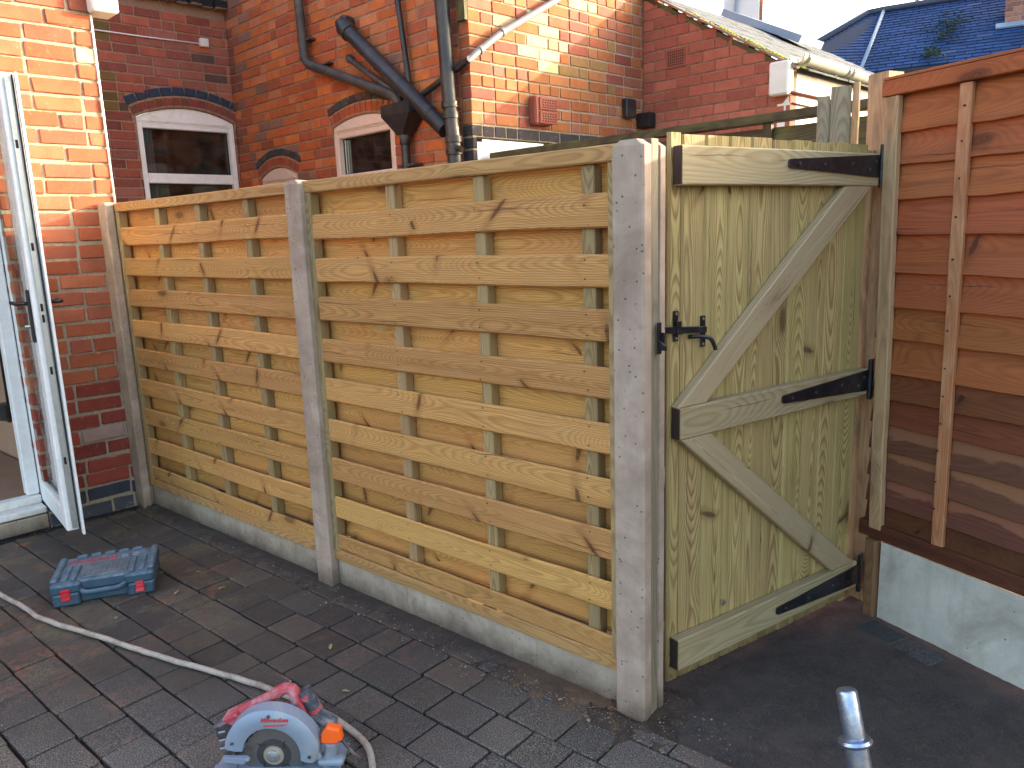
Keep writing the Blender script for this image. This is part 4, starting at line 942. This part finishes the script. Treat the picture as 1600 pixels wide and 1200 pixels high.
# ring latch
b = MB(); b.box((.038, -.009, 1.163), (.185, .009, .020), .002, M=Matrix.Rotation(R_(5), 3, 'Y')); lt = b.build('latch', M['iron'], gate)
b = MB()
for (u, z, hh) in ((.008, 1.176, .090), (.122, 1.150, .094)): b.box((u, -.002, z), (.020, .005, hh), .001)
b.box((.008, -.015, 1.172), (.020, .005, .04), .001); each(b, 'latch_plate', M['iron'], lt)
b = MB(); b.tube(bend([(.055, -.008, 1.140), (.078, -.03, 1.142), (.112, -.045, 1.135), (.124, -.05, 1.105), (.125, -.052, 1.098)], .015), .0062, 10); b.build('latch_handle', M['iron'], lt, True)
b = MB()
for (u, z) in ((.008, 1.212), (.008, 1.140), (.122, 1.188), (.122, 1.112)): b.tube([(u, -.004, z), (u, -.0065, z)], .0042, 10)
each(b, 'screw', M['screw'], lt, True, 40)
b = MB(); b.tube([(.235, -.001, .235), (.235, -.008, .235)], .009, 12); b.build('coach_bolt', M['screw'], gate, True, 40)
# latch keeper on the infill batten
b = MB(); b.box((-1.0625, FY+.070, 1.160), (.005, .018, .088), .001); b.box((-1.056, FY+.078, 1.155), (.014, .006, .040), .001); b.prism([(0, 0), (.022, .0), (.022, .012), (0, .03)], (1, 0, 0), (0, 0, 1), (0, 1, 0), .012, (-1.062, FY+.060, 1.128)); tag(b.build('latch_keeper', M['iron']), 'black latch keeper screwed beside the concrete end post', 'latch keeper')

gs = thing('gate_gap_filler', GO, 'added upright batten closing the sun leak behind the hinge edge of the gate', 'gap filler', local=True, rz=R_(74.6))
b = MB(); b.plank((1.000, .040, 0), (.985, .040, 1.70), .115, .034, (1, 0, 0), .004, seg=10, edge=.002); b.build('gap_filler_batten', M['post_wood'], gs)  # added batten, closes the gap where sun leaked in beside the hinges

# ------------------------------------------------------------------ brown fence on the right: local frame, x along it, -y faces the camera
BO = (-.715, 2.879, 0)
bf = thing('brown_fence_panel', BO, 'orange brown lapped fence panel on the right of the gate', 'fence panel', local=True, rz=R_(-23.8))
random.seed(33); b = MB(); b_lo = MB(); zb = [.365, .442, .537, .645, .739, .832, .925, 1.049, 1.161, 1.278, 1.410, 1.528, 1.640, 1.745, 1.90]
for i in range(len(zb)-1):
    z0, z1 = zb[i], zb[i+1]; hh = z1-z0+.022; lo = .44 < z0 < .70
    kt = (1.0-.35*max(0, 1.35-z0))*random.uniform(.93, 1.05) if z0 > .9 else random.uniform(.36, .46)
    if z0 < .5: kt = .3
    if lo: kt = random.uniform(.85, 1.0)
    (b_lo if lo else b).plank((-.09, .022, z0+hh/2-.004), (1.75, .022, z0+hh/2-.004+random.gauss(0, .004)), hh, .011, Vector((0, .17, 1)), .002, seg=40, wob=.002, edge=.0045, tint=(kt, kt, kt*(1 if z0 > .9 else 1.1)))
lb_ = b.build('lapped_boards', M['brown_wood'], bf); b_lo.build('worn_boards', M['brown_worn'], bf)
b = MB()
for z in zb[1:-1]:
    for x in (.192, .86): b.tube([(x+random.gauss(0, .004), -.004, z+.05), (x+random.gauss(0, .002), -.0065, z+.05)], .003, 8)
each(b, 'nail_head', M['dark_hole'], bf)
for (x, w) in ((.192, .042), (.86, .042), (1.5, .042)):
    b = MB(); b.plank((x+.018, .004, .365), (x-.018+.018, .004, 1.862), w, .018, (1, 0, 0), .003, seg=8, edge=.002); b.build('batten', M['brown_batten'], bf)
b = MB(); b.plank((-.098, .0, 1.8905), (1.75, .0, 1.8905), .050, .030, UP, .003, seg=10, wob=.001); b.box((.8, .012, 1.9215), (1.8, .05, .010), .002); b.build('top_rail', M['brown_wood'], bf)
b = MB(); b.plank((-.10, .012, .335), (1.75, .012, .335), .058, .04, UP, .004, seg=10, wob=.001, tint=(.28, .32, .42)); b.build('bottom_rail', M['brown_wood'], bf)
b = MB(); b.plank((-.032, .0, .345), (-.062, .0, 1.862), .052, .026, (1, 0, 0), .004, seg=14, edge=.004); b.build('end_batten', M['post_wood'], bf)
b = MB(); b.plank((.0, .010, .14), (1.75, .010, .14), .32, .035, UP, .004, seg=12); g2 = tag(b.build('gravel_board', M['concrete_pale']), 'pale smooth concrete gravel board under the brown fence', 'gravel board')
g2.location = Vector(BO)+Matrix.Rotation(R_(-23.8), 3, 'Z') @ g2.location; g2.rotation_euler = (0, 0, R_(-23.8))
def world_local(o):
    o.location = Vector(BO)+Matrix.Rotation(R_(-23.8), 3, 'Z') @ o.location; o.rotation_euler = (0, 0, R_(-23.8)); return o
b = MB(); b.plank((-.030, -.006, -.02), (-.034, -.006, .302), .050, .04, (1, 0, 0), .008, seg=10, edge=.004, tint=(.45, .38, .34)); world_local(tag(b.build('timber_stub', M['post_wood']), 'short dark timber stub at the end of the pale gravel board', 'timber stub'))
b = MB(); b.plank((-.135, .090, -.05), (-.172, .090, 1.96), .085, .085, (1, 0, 0), .005, seg=14, edge=.002); world_local(tag(b.build('gate_post', M['post_wood']), 'tall aged timber post that carries the gate hinges', 'gate post'))
b = MB(); b.plank((-.060, .158, .0), (-.086, .158, 1.90), .23, .03, (1, 0, 0), .004, seg=12, edge=.003); world_local(tag(b.build('sun_gap_board', M['grey_wood']), 'added grey board blocking sun behind the joint of gate post and brown fence', 'light blocker'))  # added behind the post only to keep sun from leaking through the joint

b = MB(); random.seed(61); Mb = Matrix.Rotation(R_(-23.8), 3, 'Z')
for i in range(7): b.box(Vector(BO)+Mb @ Vector((.085+.152*i, -.085+random.gauss(0, .003), -.0135-.0022*i)), (.145, .105, .045), .004, M=Mb, tint=(.030, .032, .036), jit=.001)
tag(b.build('edging_blocks', M['paver']), kind='structure')

# ------------------------------------------------------------------ old fence behind the gate
of = thing('old_mossy_fence', (-2.4, 4.0, 0), 'old dark mossy timber fence running from the house corner behind the gate', 'fence')
F0, F1 = Vector((-3.90, 4.215, 0)), Vector((-.55, 3.785, 0)); FD = (F1-F0).normalized(); FN = FD.cross(UP)
F0 = F0+FD*.19
b = MB(); b.plank(F0+UP*1.985, F1+UP*1.976, .046, .07, UP, .004, seg=10, wob=.002); b.build('capping_rail', M['mossy_wood'], of)
random.seed(44); b = MB()
for i in range(14): b.plank(F0+UP*(.1+.136*i)-FN*.02, F1+UP*(.1+.136*i+random.gauss(0, .01))-FN*.02, .15, .01, UP+FN*-.08, .002, seg=14, wob=.004, edge=.006)
b.build('lapped_boards', M['mossy_wood'], of)
for t in (.0, .36, .51, .66, .95):
    b = MB(); p = F0.lerp(F1, t); b.plank(p+UP*.05, p+UP*1.97, .045, .03, FD, .003, seg=4); b.build('batten', M['mossy_wood'], of)
b = MB(); b.plank(F0+UP*.06+FD*.02, F0+UP*1.97+FD*.02, .09, .08, FD, .003); b.build('fence_post', M['grey_wood'], of)
wp = thing('weathered_plank_post', (-1.02, 3.14, 0), 'ragged grey green weathered planks behind the gate post', 'plank post')
random.seed(51)
for i, (u, w, top, mt) in enumerate(((-.062, .046, 1.925, 'grey_wood'), (.0, .072, 1.955, 'grey_wood'), (.052, .03, 1.965, 'post_wood'))):
    b = MB(); c = Vector((-1.02, 3.14, 0))+az(17)*u; b.plank(c, c+UP*top, w, .03, az(17), .005, seg=16, edge=.006); b.build('plank', M[mt], wp)

# ------------------------------------------------------------------ things on the ground
# flexible cable sheath
def spline(pts, n=10):
    pts = [Vector(p) for p in pts]; out = []
    for i in range(len(pts)-1):
        p0, p1, p2, p3 = pts[max(i-1, 0)], pts[i], pts[i+1], pts[min(i+2, len(pts)-1)]
        for k in range(n):
            t = k/n; out.append(.5*((2*p1)+(p2-p0)*t+(2*p0-5*p1+4*p2-p3)*t*t+(3*p1-p0-3*p2+p3)*t**3))
    return out+[pts[-1]]
b = MB(); random.seed(2)
cp = [(-3.84, .868), (-3.694, .876), (-3.523, .896), (-3.33, .905), (-3.121, .947), (-2.94, .994), (-2.746, 1.039), (-2.567, 1.083), (-2.389, 1.131), (-2.218, 1.175), (-2.093, 1.200), (-1.966, 1.222), (-1.797, 1.229), (-1.668, 1.215), (-1.575, 1.17), (-1.50, 1.09), (-1.42, .95), (-1.30, .75)]
pts = spline([(x, y, .0125+random.uniform(0, .002)) for x, y in cp], 12); pts = [p+Vector((0, mnoise.noise(p*14)*.004, abs(mnoise.noise(p*9))*.003)) for p in pts]
b.tube(pts, 0.0098, 12, radii=[0.0098+.0007*mnoise.noise(p*60) for p in pts]); tag(b.build('hose', M['cable'], None, True), 'muddy pale hose snaking across the dark paving past the saw', 'hose')

def text_mesh(txt, size, mat, parent, name, Mx, shear=0, ext=.0006, space=1.0, offset=0):
    cu = bpy.data.curves.new('lettering', 'FONT'); cu.body = txt; cu.size = size; cu.align_x = 'CENTER'; cu.align_y = 'CENTER'; cu.extrude = ext; cu.shear = shear; cu.space_character = space; cu.offset = offset
    o = bpy.data.objects.new('lettering', cu); COL.objects.link(o); bpy.context.view_layer.update()
    me = bpy.data.meshes.new_from_object(o.evaluated_get(bpy.context.evaluated_depsgraph_get())); bpy.data.objects.remove(o); bpy.data.curves.remove(cu)
    vs = [Mx @ v.co for v in me.vertices]; fs = [list(p.vertices) for p in me.polygons]; bpy.data.meshes.remove(me)
    b = MB(); b.add(vs, fs); return b.build(name, mat, parent)

# tool case: local x along the handle side, y away from the camera
case = thing('tool_case', (-3.383, .969, 0), 'dusty blue plastic tool case with red latches lying on the paving', 'tool case', local=True, rz=R_(60.5))
CW, CD, CHt = .395, .290, .105
b = MB(); b.box((CW/2, CD/2+.012, .027), (CW-.010, CD-.012, .052), .010)
for x0, x1 in ((.008, .110), (.288, .392)): b.box(((x0+x1)/2, .012, .031), (x1-x0, .035, .056), .008)
b.build('case_base', M['case_blue'], case)
b = MB(); b.box((CW/2, CD/2+.010, .078), (CW, CD-.010, .046), .012)
for x0, x1 in ((.004, .118), (.282, .396)): b.box(((x0+x1)/2, .012, .079), (x1-x0, .040, .044), .009)
for x in (.014, .381): b.box((x, CD/2+.01, .100), (.030, CD-.03, .024), .007)
for x in (.052, .345): b.box((x, CD*.37, .1005), (.026, CD*.56, .013), .004)
for x in (.088, .309): b.box((x, CD*.35, .1020), (.020, CD*.56, .016), .005)
for i in range(5): b.box((.085+.056*i, CD-.004, .094), (.046, .026, .032), .006)
b.build('case_lid', M['case_top'], case)
b = MB(); b.box((CW/2, .026, .078), (.170, .024, .040), .003); b.build('handle_recess', M['case_blue'], case)
b = MB(); b.tube(bend([(.112, .012, .062), (.132, -.018, .060), (.150, -.026, .060), (.250, -.026, .060), (.268, -.018, .060), (.288, .012, .062)], .02), .0115, 10); b.build('handle', M['case_top'], case, True)
b = MB(); b.box((CW/2, CD*.40, .1025), (.185, CD*.50, .004), .001); lb = b.build('case_label', M['case_label'], case)
b = MB()
for i in range(9): b.box((CW/2-.08+.02*i, CD*.38, .1047), (.003, CD*.34, .0015), .0004)
each(b, 'label_rib', M['case_blue'], lb)
def latch(x, dz, tilt):
    b = MB(); R = Matrix.Rotation(R_(tilt), 3, 'X'); c = Vector((x, -.012, .062+dz)); b.box(c, (.034, .010, .046), .003, M=R); b.box(c+Vector((0, -.005, .019)), (.034, .008, .008), .002, M=R); b.box(c+Vector((0, -.006, 0)), (.034, .006, .005), .002, M=R); b.box(c+Vector((0, -.005, -.020)), (.034, .008, .007), .002, M=R)
    b.build('latch', M['red_plastic'], case)
latch(.060, -.004, 4); latch(.338, -.018, -16)
RX = Matrix.Translation((.135, CD*.80, .1018)) @ Matrix.Rotation(math.pi, 4, 'Z')
text_mesh('BOSCH', .056, M['red_print'], case, 'lettering', RX, space=1.12, offset=.0012)
b = MB()
for x in (.262, .306): b.tube([(x+.013*math.cos(2*math.pi*k/20), CD*.79+.013*math.sin(2*math.pi*k/20), .1018) for k in range(20)], .0012, 6, closed=True); b.tube([(x, CD*.79-.008, .1018), (x, CD*.79+.008, .1018)], .001, 6)
b.build('printed_rings', M['pale_print'], case, True)

# circular saw: local x along the shoe, y away from the camera, blade plane at y = 0
SO = Vector((-1.743, .956, 0))
saw = thing('circular_saw', SO, 'dusty red and grey cordless circular saw with an orange knob lying on the paving', 'circular saw', local=True, rz=R_(38))
hc = (.012, .098)
def arc(r, a0, a1, n=26): return [(hc[0]+r*math.cos(R_(a0+(a1-a0)*i/n)), hc[1]+r*math.sin(R_(a0+(a1-a0)*i/n))) for i in range(n+1)]
X_, Z_, Yn = (1, 0, 0), (0, 0, 1), (0, 1, 0)
b = MB(); outer = arc(.131, -12, 172); inner = arc(.080, 170, -14); n = len(outer)
# guard as a ring of quads with a rounded outer rim
prof = [(0, -.012), (.35, -.016), (.8, -.014), (1, -.006), (1, .034), (0, .034)]
vs = []; fs = []
for i in range(n):
    a = R_(-12+184*i/(n-1)); ri, ro = .080, .131
    if i < 3: ro -= .012*(3-i)/3
    for t, y in prof: r = ri+(ro-ri)*t; vs.append((hc[0]+r*math.cos(a), y, hc[1]+r*math.sin(a)))
m = len(prof)
for i in range(n-1):
    for k in range(m): fs.append([i*m+k, (i+1)*m+k, (i+1)*m+(k+1) % m, i*m+(k+1) % m])
fs += [[k for k in range(m)], [(n-1)*m+k for k in range(m)][::-1]]; b.add(vs, fs)
gd = b.build('blade_guard', M['tool_alloy'], saw, True, 45)
b = MB()
for a, r in ((88, .118), (-2, .105), (160, .110)): b.tube([(hc[0]+r*math.cos(R_(a)), -.014, hc[1]+r*math.sin(R_(a))), (hc[0]+r*math.cos(R_(a)), -.018, hc[1]+r*math.sin(R_(a)))], .0045, 10)
each(b, 'guard_screw', M['tool_dark'], gd, True, 40)
MT = Matrix.Translation((hc[0]+.018, -.0163, hc[1]+.107)) @ Matrix(((1, 0, 0, 0), (0, 0, -1, 0), (0, 1, 0, 0), (0, 0, 0, 1)))
text_mesh('Milwaukee', .0175, M['red_print'], gd, 'lettering', MT, shear=.35, ext=.0004, offset=.0005)
b = MB(); b.prism([(-.030, -.002), (.020, .0), (.036, .006), (.010, .0035), (-.028, .0018)], X_, Z_, (0, -1, 0), .0008, (hc[0]+.018, -.0160, hc[1]+.090)); b.build('underline_mark', M['red_print'], gd)
b = MB(); teeth = []
for i in range(48):
    a = 2*math.pi*i/24/2; r = .0835 if i % 2 else .0795; teeth.append((hc[0]+r*math.cos(a), hc[1]-.012+r*math.sin(a)))
b.prism(teeth, X_, Z_, Yn, .0022, (0, .006, 0)); bl = b.build('blade', M['blade'], saw)
b = MB()
for a in (35, 125, 215, 305):
    c = Vector((hc[0]+.052*math.cos(R_(a)), .0052, hc[1]-.012+.052*math.sin(R_(a)))); b.tube([c+Vector((.014*math.cos(R_(a+90+t)), 0, .014*math.sin(R_(a+90+t)))) for t in range(0, 120, 20)], .0012, 6)
each(b, 'expansion_slot', M['dark_hole'], bl)
b = MB(); b.tube([(hc[0], .006, hc[1]-.012), (hc[0], .002, hc[1]-.012)], .028, 28); b.build('arbor_plate', M['brass'], saw, True, 40)
b = MB(); b.tube([(hc[0], .002, hc[1]-.012), (hc[0], -.004, hc[1]-.012), (hc[0], -.005, hc[1]-.012)], .017, 24, radii=[.019, .017, .015]); b.tube([(hc[0], -.005, hc[1]-.012), (hc[0], -.012, hc[1]-.012)], .0075, 6); b.build('arbor_bolt', M['steel'], saw, True, 40)
b = MB(); b.box((.020, .045, .046), (.345, .125, .006), .002); b.box((.020, -.016, .051), (.345, .005, .012), .002); b.box((-.125, -.005, .052), (.06, .03, .006), .002); b.build('shoe', M['tool_alloy'], saw)
b = MB(); b.box((.02, .04, .022), (.12, .03, .043), .004); b.box((-.10, .05, .022), (.03, .03, .043), .004); b.build('lower_guard', M['tool_alloy'], saw)
b = MB(); b.prism([(-.118, .088), (-.060, .082), (-.045, .092), (-.052, .100), (-.115, .101)], X_, Z_, Yn, .014, (0, -.028, 0), .002); b.tube([(-.062, -.026, .091), (-.062, -.032, .091)], .006, 10); b.build('guard_lever', M['tool_alloy'], saw)
# motor and gear housing behind the guard
b = MB(); b.tube([(.03, .03, .115), (.03, .05, .118), (.03, .12, .120), (.03, .15, .120)], .05, 20, radii=[.060, .062, .052, .040]); b.box((-.03, .055, .115), (.13, .05, .085), .012); b.build('motor_housing', M['tool_grip'], saw, True, 40)
# rear loop handle
hp = bend([(-.112, .07, .158), (-.07, .07, .186), (-.015, .07, .214), (.035, .07, .246), (.058, .07, .242), (.066, .07, .205), (.088, .07, .150)], .02, 6)
b = MB(); b.tube(hp, .0165, 12, radii=[.020-.004*math.sin(math.pi*i/(len(hp)-1)) for i in range(len(hp))]); b.build('rear_handle', M['tool_red'], saw, True, 60)
b = MB(); b.prism([(-.100, .150), (-.03, .168), (.030, .192), (.052, .18), (.07, .135), (-.04, .12), (-.09, .125)], X_, Z_, Yn, .05, (0, .045, 0), .008); b.build('handle_body', M['tool_red'], saw)
b = MB(); b.tube([(-.055, .054, .186), (-.01, .052, .204), (.02, .052, .208)], .008, 8); b.box((-.02, .05, .176), (.05, .03, .018), .005); b.build('trigger', M['tool_grip'], saw, True, 40)
b = MB(); b.prism([(-.165, .150), (-.122, .168), (-.088, .140), (-.110, .052), (-.145, .058)], X_, Z_, Yn, .062, (0, .035, 0), .008); bt = b.build('battery', M['tool_dark'], saw)
b = MB(); b.prism([(-.140, .168), (-.098, .186), (-.078, .168), (-.100, .140), (-.128, .150)], X_, Z_, Yn, .058, (0, .037, 0), .006); b.build('battery_cap', M['tool_red'], bt)
b = MB()
for z in (.135, .110, .085): b.box((-.140+.0, .034, z), (.020, .004, .006), .001, M=Matrix.Rotation(R_(-15), 3, 'Y'))
each(b, 'battery_rib', M['steel'], bt)
b = MB(); b.tube(bend([(.085, .075, .236), (.104, .075, .200), (.118, .072, .168)], .03), .021, 14, radii=None); b.build('front_grip', M['tool_grip'], saw, True, 60)
b = MB(); b.tube([(.088, .075, .226), (.094, .075, .214)], .0222, 14); b.tube([(.110, .073, .184), (.114, .073, .174)], .0222, 14); each(b, 'grip_band', M['tool_red'], saw, True, 40)
b = MB(); b.tube([(.105, .070, .160), (.128, .066, .158), (.155, .060, .150), (.172, .056, .146)], .02, 14, radii=[.021, .019, .022, .016]); b.build('gear_nose', M['tool_grip'], saw, True, 60)
b = MB(); b.prism([(.141, .119), (.144, .143), (.163, .168), (.198, .160), (.201, .126), (.185, .117)], X_, Z_, Yn, .030, (0, .005, 0), .006); b.build('orange_knob', M['orange'], saw)
b = MB(); b.tube([(.170, .018, .118), (.168, .02, .100), (.160, .022, .07), (.150, .024, .052)], .014, 10, radii=[.021, .017, .016, .024]); b.box((.165, .02, .06), (.07, .04, .022), .006); b.tube([(.125, .018, .095), (.135, .02, .055)], .010, 10); b.build('bevel_bracket', M['tool_alloy'], saw, True, 50)
b = MB(); b.tube([(.19, .04, .11), (.215, .05, .06), (.235, .06, .03)], .005, 8); b.build('dust_spout', M['tool_dark'], saw, True)

b = MB()
for i in range(6): b.box((.012+.011*i, .022+.0*i, .170+.004*i), (.005, .006, .018), .001, M=Matrix.Rotation(R_(-30), 3, 'Y'))
each(b, 'vent_slot', M['dark_hole'], saw)
b = MB(); b.tube([(-.10, .05, .150), (-.06, .048, .168), (-.02, .046, .186)], .0075, 8); b.tube([(.060, .052, .215), (.070, .052, .185), (.084, .054, .155)], .0065, 8); each(b, 'rubber_overlay', M['tool_grip'], saw, True, 40)
b = MB()
for (x, z) in ((-.085, .142), (.045, .196), (.066, .150), (.0, .182)): b.tube([(x, .046, z), (x, .041, z)], .0045, 8)
each(b, 'body_screw', M['worn_iron'], saw, True, 40)
b = MB(); b.tube([(hc[0], .0058, hc[1]-.012), (hc[0], .0052, hc[1]-.012)], .0475, 36); b.build('blade_ring', M['worn_iron'], bl, True, 40)

# scuffed chrome tube standing up out of the lower right corner
b = MB(); T0, T1 = Vector((-.275, 1.425, -.03)), Vector((-.424, 1.500, .525)); dT = (T1-T0).normalized()
L = (T1-T0).length; pr = [(0, .024), (L-.125, .0235), (L-.112, .0235), (L-.110, .031), (L-.104, .0335), (L-.098, .031), (L-.096, .0215), (L-.006, .0205), (L-.001, .0185), (L, .016), (L-.02, .0155)]
b.tube([T0+dT*d for d, r in pr], .02, 28, radii=[r for d, r in pr]); tag(b.build('chrome_tube', M['chrome'], None, True, 35), 'scuffed chrome tube with a raised collar standing in the foreground', 'metal tube')
